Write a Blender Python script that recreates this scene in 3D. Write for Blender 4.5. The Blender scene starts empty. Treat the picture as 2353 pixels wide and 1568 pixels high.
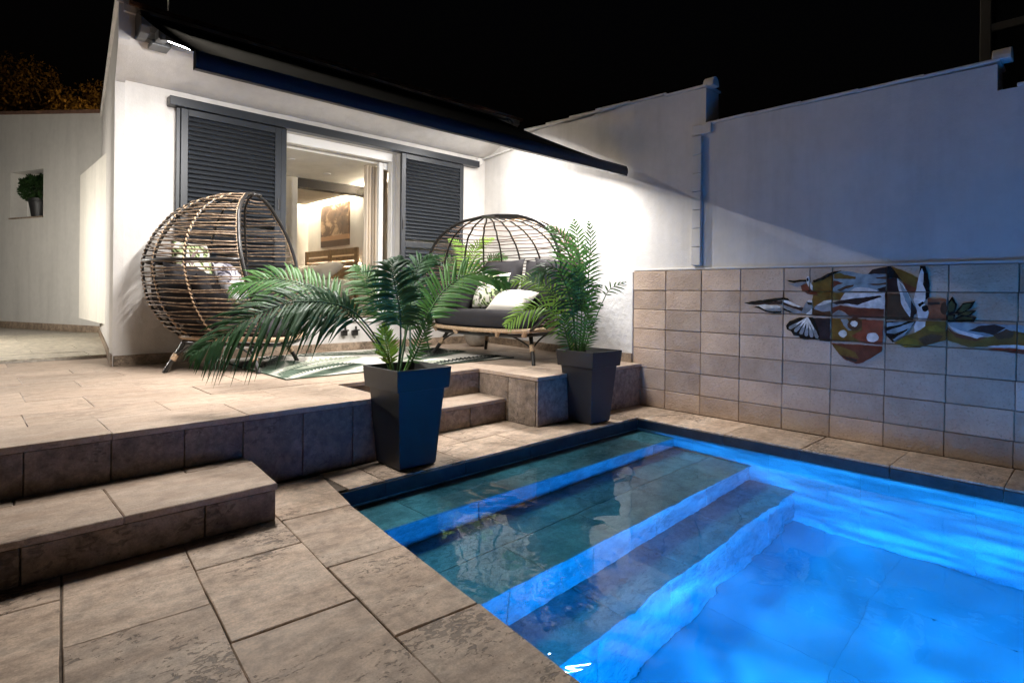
import bpy, bmesh, math, random
from mathutils import Vector, Matrix
R = math.radians
random.seed(7)
sc = bpy.context.scene
col = sc.collection

# ------------------------------------------------------------------ camera
YAW, ROLL, CAMH = R(46.1), 0.0101, 1.1
FPX, CX, HY = 1339.0, 1176.0, 671.5          # focal length and principal point on a 2352 px wide frame
cam_d = bpy.data.cameras.new('camera')
cam = bpy.data.objects.new('camera', cam_d); col.objects.link(cam)
cam.matrix_world = (Matrix.Translation((0, 0, CAMH)) @ Matrix.Rotation(YAW - math.pi / 2, 4, 'Z')
                    @ Matrix.Rotation(math.pi / 2, 4, 'X') @ Matrix.Rotation(ROLL, 4, 'Z'))
cam_d.sensor_fit = 'HORIZONTAL'; cam_d.sensor_width = 36
cam_d.lens = 36 * FPX / 2352
cam_d.shift_y = -(784 - HY) / 2352
cam_d.clip_start = 0.05; cam_d.clip_end = 2000
sc.camera = cam
FW = Vector((math.cos(YAW), math.sin(YAW), 0)); RT = Vector((math.sin(YAW), -math.cos(YAW), 0))
def ray(px, py):
    dx, dy = px - CX, py - HY
    c, s = math.cos(ROLL), math.sin(ROLL)
    u, v = (dx * c + dy * s) / FPX, (-dx * s + dy * c) / FPX
    return FW + RT * u + Vector((0, 0, -v))
def at(px, py, d): return Vector((0, 0, CAMH)) + ray(px, py) * d          # a point at depth d
def onx(px, py, x):
    r = ray(px, py); return Vector((0, 0, CAMH)) + r * (x / r.x)

# ------------------------------------------------------------------ sky (night) and exposure
w = bpy.data.worlds.new('World'); sc.world = w; w.use_nodes = True
nt = w.node_tree; bg = nt.nodes['Background']
sky = nt.nodes.new('ShaderNodeTexSky'); sky.sky_type = 'NISHITA'; sky.sun_disc = False
sky.sun_elevation = R(-4); sky.sun_rotation = R(200)
nt.links.new(sky.outputs['Color'], bg.inputs['Color']); bg.inputs['Strength'].default_value = 0.05
sc.view_settings.view_transform = 'Standard'; sc.view_settings.look = 'None'
sc.view_settings.exposure = 0.0; sc.view_settings.gamma = 1.0
sc.render.engine = 'CYCLES'
cy = sc.cycles
cy.max_bounces = 10; cy.diffuse_bounces = 5; cy.glossy_bounces = 4; cy.transmission_bounces = 8; cy.transparent_max_bounces = 8
cy.caustics_refractive = True; cy.caustics_reflective = False; cy.blur_glossy = 0.6
cy.sample_clamp_indirect = 5.0; cy.use_denoising = True
try: cy.denoiser = 'OPENIMAGEDENOISE'; cy.denoising_input_passes = 'RGB_ALBEDO_NORMAL'
except Exception: pass

LED_UP, LED_FORE = 36.0, 102.0      # awning arm strips (watts per arm section)
LED_POOL = 3300.0       # underwater lamp lenses
LED_COVE = 135.0        # bedroom coves
LAMP_GARDEN = 1350.0

# ------------------------------------------------------------------ materials
def new_mat(name):
    m = bpy.data.materials.new(name); m.use_nodes = True
    return m, m.node_tree, m.node_tree.nodes['Principled BSDF']
def N(nt, t, **kw):
    n = nt.nodes.new(t)
    for k, v in kw.items():
        if k.startswith('i_'): n.inputs[k[2:].replace('_', ' ')].default_value = v
        else: setattr(n, k, v)
    return n
def ramp(nt, stops):
    r = nt.nodes.new('ShaderNodeValToRGB'); e = r.color_ramp.elements
    while len(e) < len(stops): e.new(0.5)
    for i, (p, c) in enumerate(stops):
        e[i].position = p; e[i].color = (c[0], c[1], c[2], 1) if not isinstance(c, (int, float)) else (c, c, c, 1)
    return r
def coords(nt, scale=(1, 1, 1), rnd=True):
    g = N(nt, 'ShaderNodeNewGeometry'); L = nt.links
    mp = N(nt, 'ShaderNodeMapping'); mp.inputs['Scale'].default_value = scale
    if rnd:
        oi = N(nt, 'ShaderNodeObjectInfo')
        mu = N(nt, 'ShaderNodeMath', operation='MULTIPLY'); mu.inputs[1].default_value = 37.0
        L.new(oi.outputs['Random'], mu.inputs[0])
        va = N(nt, 'ShaderNodeVectorMath', operation='ADD')
        L.new(g.outputs['Position'], va.inputs[0]); L.new(mu.outputs[0], va.inputs[1])
        L.new(va.outputs[0], mp.inputs['Vector'])
    else: L.new(g.outputs['Position'], mp.inputs['Vector'])
    return mp.outputs['Vector']
def noise(nt, vec, scale, detail=4, rough=0.55, dist=0.0):
    n = N(nt, 'ShaderNodeTexNoise'); n.inputs['Scale'].default_value = scale; n.inputs['Detail'].default_value = detail
    n.inputs['Roughness'].default_value = rough; n.inputs['Distortion'].default_value = dist
    nt.links.new(vec, n.inputs['Vector']); return n.outputs['Fac']
def bump(nt, b, height, strength, dist):
    bp = N(nt, 'ShaderNodeBump'); bp.inputs['Strength'].default_value = strength; bp.inputs['Distance'].default_value = dist
    nt.links.new(height, bp.inputs['Height']); nt.links.new(bp.outputs['Normal'], b.inputs['Normal']); return bp
def mixc(nt, fac, a, b, mode='MIX'):
    m = N(nt, 'ShaderNodeMix', data_type='RGBA', blend_type=mode)
    for s, v in ((m.inputs[0], fac), (m.inputs[6], a), (m.inputs[7], b)):
        if isinstance(v, (int, float)): s.default_value = v
        elif isinstance(v, tuple): s.default_value = (*v, 1)
        else: nt.links.new(v, s)
    return m.outputs[2]
def plain(name, c, rough=0.5, metal=0.0, var=0.12, vscale=8, bstr=0.0, bscale=60, bdist=0.003, spec=0.5, rnd=True, coat=0):
    m, nt, b = new_mat(name)
    v = coords(nt, rnd=rnd)
    f = noise(nt, v, vscale, 5)
    r = ramp(nt, [(0.3, tuple(x * (1 - var) for x in c)), (0.7, tuple(min(1, x * (1 + var)) for x in c))])
    nt.links.new(f, r.inputs[0]); nt.links.new(r.outputs[0], b.inputs['Base Color'])
    b.inputs['Roughness'].default_value = rough; b.inputs['Metallic'].default_value = metal
    b.inputs['Specular IOR Level'].default_value = spec; b.inputs['Coat Weight'].default_value = coat
    if bstr: bump(nt, b, noise(nt, v, bscale, 4), bstr, bdist)
    return m
def emis(name, c, s):
    m, nt, b = new_mat(name)
    b.inputs['Base Color'].default_value = (0.8, 0.8, 0.8, 1)
    b.inputs['Emission Color'].default_value = (*c, 1); b.inputs['Emission Strength'].default_value = s
    return m
def plaster(name, c, bs=0.35, coarse=9.0, dirt=0.06):
    m, nt, b = new_mat(name); v = coords(nt, rnd=False)
    f = noise(nt, v, 1.6, 6, 0.6); f2 = noise(nt, v, 11, 5, 0.6)
    r = ramp(nt, [(0.3, tuple(x * (1 - dirt) for x in c)), (0.65, c)]); nt.links.new(f, r.inputs[0])
    r2 = ramp(nt, [(0.25, 0.93), (0.6, 1.0)]); nt.links.new(f2, r2.inputs[0])
    nt.links.new(mixc(nt, 1.0, r.outputs[0], r2.outputs[0], 'MULTIPLY'), b.inputs['Base Color'])
    b.inputs['Roughness'].default_value = 0.85; b.inputs['Specular IOR Level'].default_value = 0.2
    fs_ = noise(nt, coords(nt, (5, 5, .5), rnd=False), 1.0, 5, .65); rs_ = ramp(nt, [(.30, .90), (.55, 1.0)]); nt.links.new(fs_, rs_.inputs[0])
    lk = b.inputs['Base Color'].links[0].from_socket; nt.links.new(mixc(nt, 1.0, lk, rs_.outputs[0], 'MULTIPLY'), b.inputs['Base Color'])
    a = N(nt, 'ShaderNodeMath', operation='ADD')
    mu = N(nt, 'ShaderNodeMath', operation='MULTIPLY'); mu.inputs[1].default_value = 0.25
    nt.links.new(noise(nt, v, 95, 3), mu.inputs[0])
    nt.links.new(noise(nt, v, coarse, 5, 0.6), a.inputs[0]); nt.links.new(mu.outputs[0], a.inputs[1])
    bump(nt, b, a.outputs[0], bs, 0.012)
    return m
def stone(name, dark, mid, light, stretch=(1.2, 3.2, 3.2), pits=0.5, rvar=0.14, rough=0.55, bs=0.4, pit_scale=34, mott=1.0):
    m, nt, b = new_mat(name); L = nt.links
    v = coords(nt, stretch); vi = coords(nt, (1, 1, 1))
    f = noise(nt, v, 2.6, 8, 0.62, 0.6); f2 = noise(nt, vi, 16, 6, 0.65); f3 = noise(nt, v, 9.0, 6, 0.6, 1.2)
    r = ramp(nt, [(0.28, dark), (0.5, mid), (0.72, light)]); L.new(f, r.inputs[0])
    r2 = ramp(nt, [(0.32, 0.60), (0.6, 1.10)]); L.new(f2, r2.inputs[0])
    r3 = ramp(nt, [(0.34, 0.68), (0.56, 1.05)]); L.new(f3, r3.inputs[0])
    c = mixc(nt, mott, r.outputs[0], r2.outputs[0], 'MULTIPLY'); c = mixc(nt, 0.8 * mott, c, r3.outputs[0], 'MULTIPLY')
    oi = N(nt, 'ShaderNodeObjectInfo'); mr = N(nt, 'ShaderNodeMapRange')
    mr.inputs['To Min'].default_value = 1 - rvar; mr.inputs['To Max'].default_value = 1 + rvar * 0.7
    L.new(oi.outputs['Random'], mr.inputs['Value'])
    c = mixc(nt, 1.0, c, mr.outputs['Result'], 'MULTIPLY')
    f4 = noise(nt, vi, 130, 3, 0.7); r4 = ramp(nt, [(0.3, 0.72), (0.62, 1.12)]); L.new(f4, r4.inputs[0])
    c = mixc(nt, 0.75, c, r4.outputs[0], 'MULTIPLY')
    # open pores of the travertine: dark cavities along the bedding
    fp = noise(nt, coords(nt, (0.55, 1.0, 1.0)), pit_scale, 3, 0.6, 0.8)
    fm = noise(nt, vi, 2.2, 3)
    mu = N(nt, 'ShaderNodeMath', operation='MULTIPLY'); L.new(fp, mu.inputs[0]); L.new(fm, mu.inputs[1])
    rp = ramp(nt, [(0.335, 1.0), (0.36, 1 - 0.85 * pits)]); L.new(mu.outputs[0], rp.inputs[0])
    c = mixc(nt, 1.0, c, rp.outputs[0], 'MULTIPLY')
    L.new(c, b.inputs['Base Color'])
    b.inputs['Roughness'].default_value = rough; b.inputs['Specular IOR Level'].default_value = 0.35
    a = N(nt, 'ShaderNodeMath', operation='ADD'); L.new(rp.outputs[0], a.inputs[0])
    m2 = N(nt, 'ShaderNodeMath', operation='MULTIPLY'); m2.inputs[1].default_value = 0.7; L.new(f2, m2.inputs[0]); L.new(m2.outputs[0], a.inputs[1])
    bump(nt, b, a.outputs[0], bs, 0.006)
    return m

M = {}
M['plaster'] = plaster('white_plaster', (0.66, 0.63, 0.595), 0.45, 8, 0.1)
M['plaster_rough'] = plaster('rough_white_plaster', (0.68, 0.665, 0.65), 0.8, 13, 0.1)
M['plaster_grey'] = plaster('garden_wall_plaster', (0.62, 0.60, 0.56), 0.3, 7)
M['int_wall'] = plaster('interior_paint', (0.78, 0.74, 0.66), 0.05, 5, 0.02)
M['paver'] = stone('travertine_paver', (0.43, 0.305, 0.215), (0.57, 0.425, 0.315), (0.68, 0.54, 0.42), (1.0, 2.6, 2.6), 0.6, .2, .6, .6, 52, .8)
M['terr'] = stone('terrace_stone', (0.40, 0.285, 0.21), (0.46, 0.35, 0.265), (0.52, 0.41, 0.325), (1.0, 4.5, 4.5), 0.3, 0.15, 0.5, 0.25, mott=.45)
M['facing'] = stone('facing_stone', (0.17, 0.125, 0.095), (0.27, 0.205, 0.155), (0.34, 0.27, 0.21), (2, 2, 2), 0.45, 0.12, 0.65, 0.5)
M['skirt'] = stone('skirting_stone', (0.25, 0.18, 0.125), (0.33, 0.25, 0.18), (0.40, 0.31, 0.23), (3, 3, 3), 0.5, 0.1, 0.6, 0.4, 55)
M['pooltile'] = stone('pool_stone', (0.27, 0.26, 0.24), (0.42, 0.40, 0.37), (0.53, 0.51, 0.47), (1.6, 2.2, 2.2), 0.35, 0.1, 0.6, 0.3, mott=.6)
M['poolwall'] = stone('pool_wall_stone', (0.37, 0.36, 0.33), (0.45, 0.44, 0.41), (0.52, 0.51, 0.48), (1, 1, 1), 0.0, 0.04, 0.6, 0.1, mott=.25)
M['poolfloor'] = plain('pool_floor_stone', (0.46, 0.46, 0.44), 0.8, var=.1, vscale=1.5)
M['mortar'] = plain('mortar', (0.15, 0.12, 0.095), 0.95, var=0.3, vscale=30, bstr=0.6, spec=0.1)
M['yard'] = stone('pale_yard_stone', (.48,.42,.33),(.56,.5,.4),(.62,.56,.46),(1,4,4),.1,.1,.5,.2)
M['mortar_light'] = plain('pale_mortar', (0.42, 0.38, 0.33), 0.95, var=0.2, vscale=30, spec=0.1)
M['grout'] = plain('block_grout', (0.23, 0.18, 0.145), 0.95, var=0.3, vscale=30, spec=0.1)
M['ground'] = plain('ground_earth', (0.05, 0.04, 0.03), 0.95, var=0.4, vscale=2, bstr=0.5, spec=0.1)
def block_mat():
    m, nt, b = new_mat('textured_block'); L = nt.links; v = coords(nt)
    f = noise(nt, v, 3.0, 6, 0.6); r = ramp(nt, [(0.3, (0.40, 0.29, 0.215)), (0.55, (0.53, 0.40, 0.305)), (0.75, (0.60, 0.475, 0.375))]); L.new(f, r.inputs[0])
    oi = N(nt, 'ShaderNodeObjectInfo'); mr = N(nt, 'ShaderNodeMapRange'); mr.inputs['To Min'].default_value = 0.78; mr.inputs['To Max'].default_value = 1.14
    L.new(oi.outputs['Random'], mr.inputs['Value'])
    c = mixc(nt, 1.0, r.outputs[0], mr.outputs['Result'], 'MULTIPLY')
    f2 = noise(nt, v, 70, 3, 0.6); r2 = ramp(nt, [(0.31, 0.6), (0.42, 1.0)]); L.new(f2, r2.inputs[0])
    c = mixc(nt, 0.7, c, r2.outputs[0], 'MULTIPLY'); L.new(c, b.inputs['Base Color'])
    b.inputs['Roughness'].default_value = 0.8; b.inputs['Specular IOR Level'].default_value = 0.25
    vo = N(nt, 'ShaderNodeTexVoronoi'); vo.inputs['Scale'].default_value = 55; L.new(v, vo.inputs['Vector'])
    a = N(nt, 'ShaderNodeMath', operation='ADD'); L.new(vo.outputs['Distance'], a.inputs[0]); L.new(noise(nt, v, 48, 4, 0.7), a.inputs[1])
    bump(nt, b, a.outputs[0], 0.45, 0.006); return m
M['block'] = block_mat()
M['charcoal'] = plain('charcoal_powder_coat', (0.019, 0.022, 0.027), 0.4, var=0.06, vscale=3)
M['black'] = plain('black_coated_steel', (0.016, 0.014, 0.013), 0.38, var=0.2)
M['fabric_dark'] = plain('dark_awning_fabric', (0.009, 0.010, 0.012), 0.95, var=0.1, spec=0.05)
M['awning_grey'] = plain('awning_grey_alloy', (0.075, 0.078, 0.082), 0.4, var=0.06)
M['led_white'] = emis('led_white', (1.0, 0.968, 0.935), 60)
M['led_pool2'] = emis('led_pool_blue_dim', (0.0, 0.32, 1.0), LED_POOL * .55)
M['led_cove'] = emis('led_cove_warm', (1.0, 0.87, 0.68), LED_COVE)
M['led_pool'] = emis('led_pool_blue', (0.0, 0.32, 1.0), LED_POOL)
M['led_roof'] = emis('roof_lamp_glow', (1.0, 0.89, 0.74), 3500)
M['led_garden'] = emis('garden_lamp_glow', (1.0, 0.95, 0.87), LAMP_GARDEN)
M['led_street'] = emis('street_lamp_glow', (1.0, 0.55, 0.18), 3000)
def rattan_mat():
    m, nt, b = new_mat('rattan'); v = coords(nt)
    f = noise(nt, v, 22, 5, 0.6); r = ramp(nt, [(0.3, (0.06, 0.038, 0.026)), (0.5, (0.16, 0.105, 0.066)), (0.72, (0.36, 0.26, 0.17))])
    nt.links.new(f, r.inputs[0]); nt.links.new(r.outputs[0], b.inputs['Base Color']); b.inputs['Roughness'].default_value = 0.55
    bump(nt, b, noise(nt, v, 160, 3), 0.5, 0.002); return m
M['rattan'] = rattan_mat()
M['rattan_wrap'] = plain('rattan_wrap', (0.42, 0.29, 0.18), 0.6, var=0.35, vscale=60, bstr=0.8, bscale=140)
M['rattan_shaded'] = plain('shaded_side_rattan', (0.10, 0.058, 0.036), 0.55, var=0.4, vscale=60, bstr=0.8, bscale=140)  # darker copy of the rattan, puts the sofa canes' shaded side into colour
M['cushion'] = plain('charcoal_canvas', (0.030, 0.028, 0.030), 0.9, var=0.15, vscale=6, bstr=0.4, bscale=300, bdist=0.001, spec=0.2)
def print_mat(name, bgc, c1, c2, sc_=9.0):
    m, nt, b = new_mat(name); L = nt.links
    tc = N(nt, 'ShaderNodeTexCoord'); mp = N(nt, 'ShaderNodeMapping'); mp.inputs['Scale'].default_value = (1, 1, 1.0); L.new(tc.outputs['Object'], mp.inputs['Vector'])
    v = mp.outputs['Vector']
    wv = N(nt, 'ShaderNodeTexWave', wave_type='BANDS', bands_direction='DIAGONAL'); wv.inputs['Scale'].default_value = sc_; wv.inputs['Distortion'].default_value = 9
    wv.inputs['Detail'].default_value = 2.5; wv.inputs['Detail Scale'].default_value = 1.2; L.new(v, wv.inputs['Vector'])
    f1 = noise(nt, v, 7.5, 2, 0.4, 1.5); f2 = noise(nt, v, 5.3, 2, 0.4, 2.0)
    r0 = ramp(nt, [(0.35, tuple(x * 0.25 for x in c1)), (0.45, c1), (0.8, tuple(min(1, x * 1.9 + .06) for x in c1))]); L.new(wv.outputs['Fac'], r0.inputs[0])
    k1 = ramp(nt, [(0.47, 0.0), (0.50, 1.0)]); L.new(f1, k1.inputs[0])
    k2 = ramp(nt, [(0.56, 0.0), (0.585, 1.0)]); L.new(f2, k2.inputs[0])
    c = mixc(nt, k1.outputs[0], bgc, r0.outputs[0]); c = mixc(nt, k2.outputs[0], c, c2)
    L.new(c, b.inputs['Base Color']); b.inputs['Roughness'].default_value = 0.85; b.inputs['Specular IOR Level'].default_value = 0.2
    bump(nt, b, noise(nt, v, 12, 4), 0.3, 0.01)
    return m
M['print'] = print_mat('leaf_printed_cotton', (0.72, 0.69, 0.60), (0.20, 0.25, 0.11), (0.20, 0.15, 0.15))
M['print2'] = print_mat('grey_printed_cotton', (0.48, 0.46, 0.48), (0.13, 0.12, 0.15), (0.62, 0.60, 0.62), 12)
M['linen'] = plain('white_linen', (0.60, 0.56, 0.50), 0.9, var=0.06, vscale=4, bstr=0.3, bscale=9, bdist=0.02, spec=0.2)
M['throw'] = print_mat('striped_throw', (0.62, 0.58, 0.52), (0.05, 0.05, 0.05), (0.12, 0.11, 0.11), 16)
M['pot'] = plain('graphite_planter', (0.016, 0.016, 0.0165), 0.5, var=0.25, vscale=4, bstr=0.25, bscale=180, bdist=0.001)
M['concrete'] = plain('round_concrete_pot', (0.40, 0.36, 0.31), 0.9, var=0.2, vscale=14, bstr=0.4)
M['soil'] = plain('dark_soil', (0.03, 0.022, 0.016), 0.95, var=0.5, vscale=40, bstr=1.0, bscale=50, bdist=0.01)
M['pebble'] = plain('pebble', (0.45, 0.36, 0.28), 0.7, var=0.2)
def leaf_mat(name, c, c2, trans=0.2):
    m, nt, b = new_mat(name); v = coords(nt)
    f = noise(nt, v, 5, 4); r = ramp(nt, [(0.3, c), (0.7, c2)]); nt.links.new(f, r.inputs[0])
    nt.links.new(r.outputs[0], b.inputs['Base Color']); b.inputs['Roughness'].default_value = 0.5; b.inputs['Specular IOR Level'].default_value = 0.3
    out = nt.nodes['Material Output']
    tr = N(nt, 'ShaderNodeBsdfTranslucent'); nt.links.new(r.outputs[0], tr.inputs['Color'])
    mx = N(nt, 'ShaderNodeMixShader'); mx.inputs[0].default_value = trans
    nt.links.new(b.outputs[0], mx.inputs[1]); nt.links.new(tr.outputs[0], mx.inputs[2]); nt.links.new(mx.outputs[0], out.inputs['Surface'])
    return m
M['leaf'] = leaf_mat('palm_leaf_green', (0.03, 0.085, 0.02), (0.065, 0.15, 0.035), .28)
M['leaf_dark'] = leaf_mat('palm_leaf_dark', (0.018, 0.055, 0.02), (0.04, 0.10, 0.035), 0.2)
M['leaf_lime'] = leaf_mat('palm_leaf_lime', (0.13, 0.25, 0.03), (0.24, 0.40, 0.06), 0.3)
M['leaf_bright'] = leaf_mat('palm_leaf_bright', (0.05, 0.145, 0.03), (0.10, 0.24, 0.05), 0.3)
M['stem'] = plain('palm_stem', (0.035, 0.06, 0.02), 0.5, var=0.3)
M['shrub'] = leaf_mat('window_shrub', (0.018, 0.045, 0.014), (0.035, 0.075, 0.022), 0.1)
M['tree'] = leaf_mat('tree_leaf', (0.07, 0.05, 0.015), (0.12, 0.085, 0.03), 0.2)
M['bark'] = plain('bark', (0.06, 0.045, 0.03), 0.9, var=0.4)
M['pvc'] = plain('white_upvc', (0.74, 0.72, 0.68), 0.35, var=0.02)
M['wood'] = plain('oak_headboard', (0.20, 0.125, 0.06), 0.5, var=0.3, vscale=12)
M['wenge'] = plain('dark_ceiling_beam', (0.022, 0.016, 0.012), 0.6, var=0.2)
M['curtain'] = plain('cream_curtain', (0.62, 0.52, 0.40), 0.9, var=0.05, spec=0.1)
M['glassdark'] = plain('dark_window_glass', (0.008, 0.009, 0.011), 0.08, var=0.1)
M['sage'] = plain('sage_painted_metal', (0.06, 0.085, 0.07), 0.4, var=0.1)
M['rug'] = plain('rug_cream', (0.60, 0.565, 0.50), 0.95, var=0.07, vscale=20, bstr=0.4, bscale=400, bdist=0.001, spec=0.1)
M['rug_g'] = plain('rug_leaf_grey_green', (0.085, 0.115, 0.085), 0.95, var=0.4, vscale=6, spec=0.1)
M['rug_d'] = plain('rug_leaf_black', (0.02, 0.025, 0.022), 0.95, var=0.4, vscale=6, spec=0.1)
M['rug_l'] = plain('rug_leaf_pale', (0.33, 0.36, 0.28), 0.95, var=0.3, vscale=6, spec=0.1)
M['mat'] = plain('coir_mat', (0.16, 0.10, 0.07), 0.95, var=0.4, vscale=60, spec=0.1)
M['captile'] = plain('roof_cap_tile', (0.16, 0.085, 0.055), 0.85, var=0.35, vscale=10, bstr=0.4, rnd=True)
def picture_mat():
    m, nt, b = new_mat('sepia_cloud_picture'); L = nt.links
    tc = N(nt, 'ShaderNodeTexCoord'); v = tc.outputs['Generated']
    sx = N(nt, 'ShaderNodeSeparateXYZ'); L.new(v, sx.inputs[0])
    f = noise(nt, v, 3.2, 7, 0.6, 0.5)
    r = ramp(nt, [(0.36, (0.075, 0.045, 0.028)), (0.52, (0.16, 0.095, 0.055)), (0.60, (0.50, 0.34, 0.21)), (0.75, (0.66, 0.48, 0.32))]); L.new(f, r.inputs[0])
    f2 = noise(nt, v, 9, 4); 
    h = N(nt, 'ShaderNodeMath', operation='MULTIPLY_ADD'); h.inputs[1].default_value = 0.09; L.new(f2, h.inputs[0]); L.new(sx.outputs['Z'], h.inputs[2])
    k = ramp(nt, [(0.30, 1.0), (0.31, 0.0)]); L.new(h.outputs[0], k.inputs[0])
    c = mixc(nt, k.outputs[0], r.outputs[0], (0.42, 0.24, 0.13))
    k2 = ramp(nt, [(0.145, 1.0), (0.155, 0.0)]); L.new(sx.outputs['Z'], k2.inputs[0])
    c = mixc(nt, k2.outputs[0], c, (0.075, 0.042, 0.026)); L.new(c, b.inputs['Base Color']); b.inputs['Roughness'].default_value = 0.5
    return m
M['picture'] = picture_mat()
def water_mat():
    m, nt, b = new_mat('pool_water'); L = nt.links; nt.nodes.remove(b)
    g = N(nt, 'ShaderNodeBsdfGlass'); g.inputs['IOR'].default_value = 1.333; g.inputs['Roughness'].default_value = 0.0
    v = coords(nt, (1, 1, 1), rnd=False)
    a = N(nt, 'ShaderNodeMath', operation='ADD'); mu = N(nt, 'ShaderNodeMath', operation='MULTIPLY'); mu.inputs[1].default_value = 0.08
    L.new(noise(nt, v, 9.0, 2, 0.4, 0.6), mu.inputs[0]); L.new(noise(nt, v, 2.3, 2, 0.4, 0.4), a.inputs[0]); L.new(mu.outputs[0], a.inputs[1])
    bp = N(nt, 'ShaderNodeBump'); bp.inputs['Strength'].default_value = 1.0; bp.inputs['Distance'].default_value = 0.010
    L.new(a.outputs[0], bp.inputs['Height']); L.new(bp.outputs['Normal'], g.inputs['Normal'])
    L.new(g.outputs[0], nt.nodes['Material Output'].inputs['Surface'])
    va = N(nt, 'ShaderNodeVolumeAbsorption'); va.inputs['Color'].default_value = (0.0, 0.80, 0.99, 1); va.inputs['Density'].default_value = 0.62
    L.new(va.outputs[0], nt.nodes['Material Output'].inputs['Volume'])
    return m
M['water'] = water_mat()
for n_, c_ in dict(black=(.012, .011, .012), white=(.80, .81, .80), grey=(.25, .26, .27), olive=(.165, .078, .016), brown=(.085, .036, .018), maroon=(.15, .034, .016),
                   red=(.27, .055, .025), sky=(.25, .31, .34), yellow=(.23, .14, .022), terra=(.27, .085, .04), dark=(.035, .02, .018), leaf=(.06, .055, .02)).items():
    M['glaze_' + n_] = plain('glaze_' + n_, c_, 0.16, var=0.4, vscale=16, bstr=0.5, bscale=55, bdist=0.004)

# ------------------------------------------------------------------ mesh helpers
ORG = {}
class MB:
    def __init__(s): s.v = []; s.f = []
    def add(s, vs, fs):
        o = len(s.v); s.v += [Vector(p) for p in vs]; s.f += [tuple(i + o for i in f) for f in fs]; return s
    def box(s, x0, x1, y0, y1, z0, z1):
        return s.add([(x0, y0, z0), (x1, y0, z0), (x1, y1, z0), (x0, y1, z0), (x0, y0, z1), (x1, y0, z1), (x1, y1, z1), (x0, y1, z1)],
                     [(0, 3, 2, 1), (4, 5, 6, 7), (0, 1, 5, 4), (1, 2, 6, 5), (2, 3, 7, 6), (3, 0, 4, 7)])
    def prism(s, poly, a, b, fn):
        n = len(poly); ar = sum(poly[i][0] * poly[(i + 1) % n][1] - poly[(i + 1) % n][0] * poly[i][1] for i in range(n))
        if ar < 0: poly = poly[::-1]
        vs = [fn(p[0], p[1], a) for p in poly] + [fn(p[0], p[1], b) for p in poly]
        return s.add(vs, [tuple(range(n))[::-1], tuple(range(n, 2 * n))] + [(i, (i + 1) % n, n + (i + 1) % n, n + i) for i in range(n)])
    def slab(s, pts, z0, z1, ch=0.004, jit=0.0):
        """stone slab over a plan polygon, chamfered top edge"""
        n = len(pts); c = sum((Vector(p) for p in pts), Vector((0, 0))) / n
        def ins(p, d):
            v = c - Vector(p); return Vector(p) + v.normalized() * d * 1.3
        P = [Vector(p) for p in pts]
        vs = [(p.x, p.y, z0) for p in P] + [(p.x, p.y, z1 - ch) for p in P] + [(*ins(p, ch), z1) for p in P]
        fs = [tuple(range(n))[::-1], tuple(range(2 * n, 3 * n))]
        for k in (0, n): fs += [(k + i, k + (i + 1) % n, k + n + (i + 1) % n, k + n + i) for i in range(n)]
        return s.add(vs, fs)
    def tube(s, pts, r, sides=6, closed=False, cap=True):
        pts = [Vector(p) for p in pts]; n = len(pts)
        rr = r if isinstance(r, (list, tuple)) else [r] * n
        vs = []; prev = None
        for i, p in enumerate(pts):
            t = (pts[(i + 1) % n] - pts[i - 1]) if closed else (pts[min(i + 1, n - 1)] - pts[max(i - 1, 0)])
            t.normalize()
            a = prev if prev is not None else (Vector((0, 0, 1)) if abs(t.z) < 0.9 else Vector((1, 0, 0)))
            a = (a - t * a.dot(t)); a = a.normalized() if a.length > 1e-6 else t.orthogonal().normalized()
            b = t.cross(a); prev = a
            vs += [p + (a * math.cos(2 * math.pi * k / sides) + b * math.sin(2 * math.pi * k / sides)) * rr[i] for k in range(sides)]
        fs = []
        for i in range(n if closed else n - 1):
            j = (i + 1) % n
            fs += [(i * sides + k, i * sides + (k + 1) % sides, j * sides + (k + 1) % sides, j * sides + k) for k in range(sides)]
        if cap and not closed: fs += [tuple(range(sides))[::-1], tuple(range((n - 1) * sides, n * sides))]
        return s.add(vs, fs)
    def lathe(s, prof, c=(0, 0, 0), n=28, cap=True):
        c = Vector(c); vs = [c + Vector((r * math.cos(2 * math.pi * k / n), r * math.sin(2 * math.pi * k / n), z)) for r, z in prof for k in range(n)]
        fs = [(i * n + k, i * n + (k + 1) % n, (i + 1) * n + (k + 1) % n, (i + 1) * n + k) for i in range(len(prof) - 1) for k in range(n)]
        if cap: fs += [tuple(range(n))[::-1], tuple(range((len(prof) - 1) * n, len(prof) * n))]
        return s.add(vs, fs)
    def build(s, name, mat, parent=None, smooth=False, bevel=0.0, segs=2, origin=None, sub=0, recalc=False):
        o0 = ORG[parent.name] if parent is not None else (Vector(origin) if origin else Vector((0, 0, 0)))
        me = bpy.data.meshes.new(name); me.from_pydata([tuple(p - o0) for p in s.v], [], s.f)
        if bevel or recalc:
            bm = bmesh.new(); bm.from_mesh(me)
            if recalc: bmesh.ops.recalc_face_normals(bm, faces=bm.faces)
            if bevel: bmesh.ops.bevel(bm, geom=bm.edges[:], offset=bevel, segments=segs, affect='EDGES', profile=0.5)
            bm.to_mesh(me); bm.free()
        me.materials.append(mat if not isinstance(mat, str) else M[mat])
        if smooth:
            for p in me.polygons: p.use_smooth = True
            if smooth == 'auto':
                try: me.set_sharp_from_angle(angle=R(35))
                except Exception: pass
        o = bpy.data.objects.new(name, me); col.objects.link(o)
        if parent is not None: o.parent = parent
        else: o.location = o0
        ORG[o.name] = o0
        if sub:
            md = o.modifiers.new('subdivision', 'SUBSURF'); md.levels = md.render_levels = sub
        return o
def tag(o, label=None, cat=None, group=None, kind=None):
    for k, v in (('label', label), ('category', cat), ('group', group), ('kind', kind)):
        if v: o[k] = v
    return o
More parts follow.
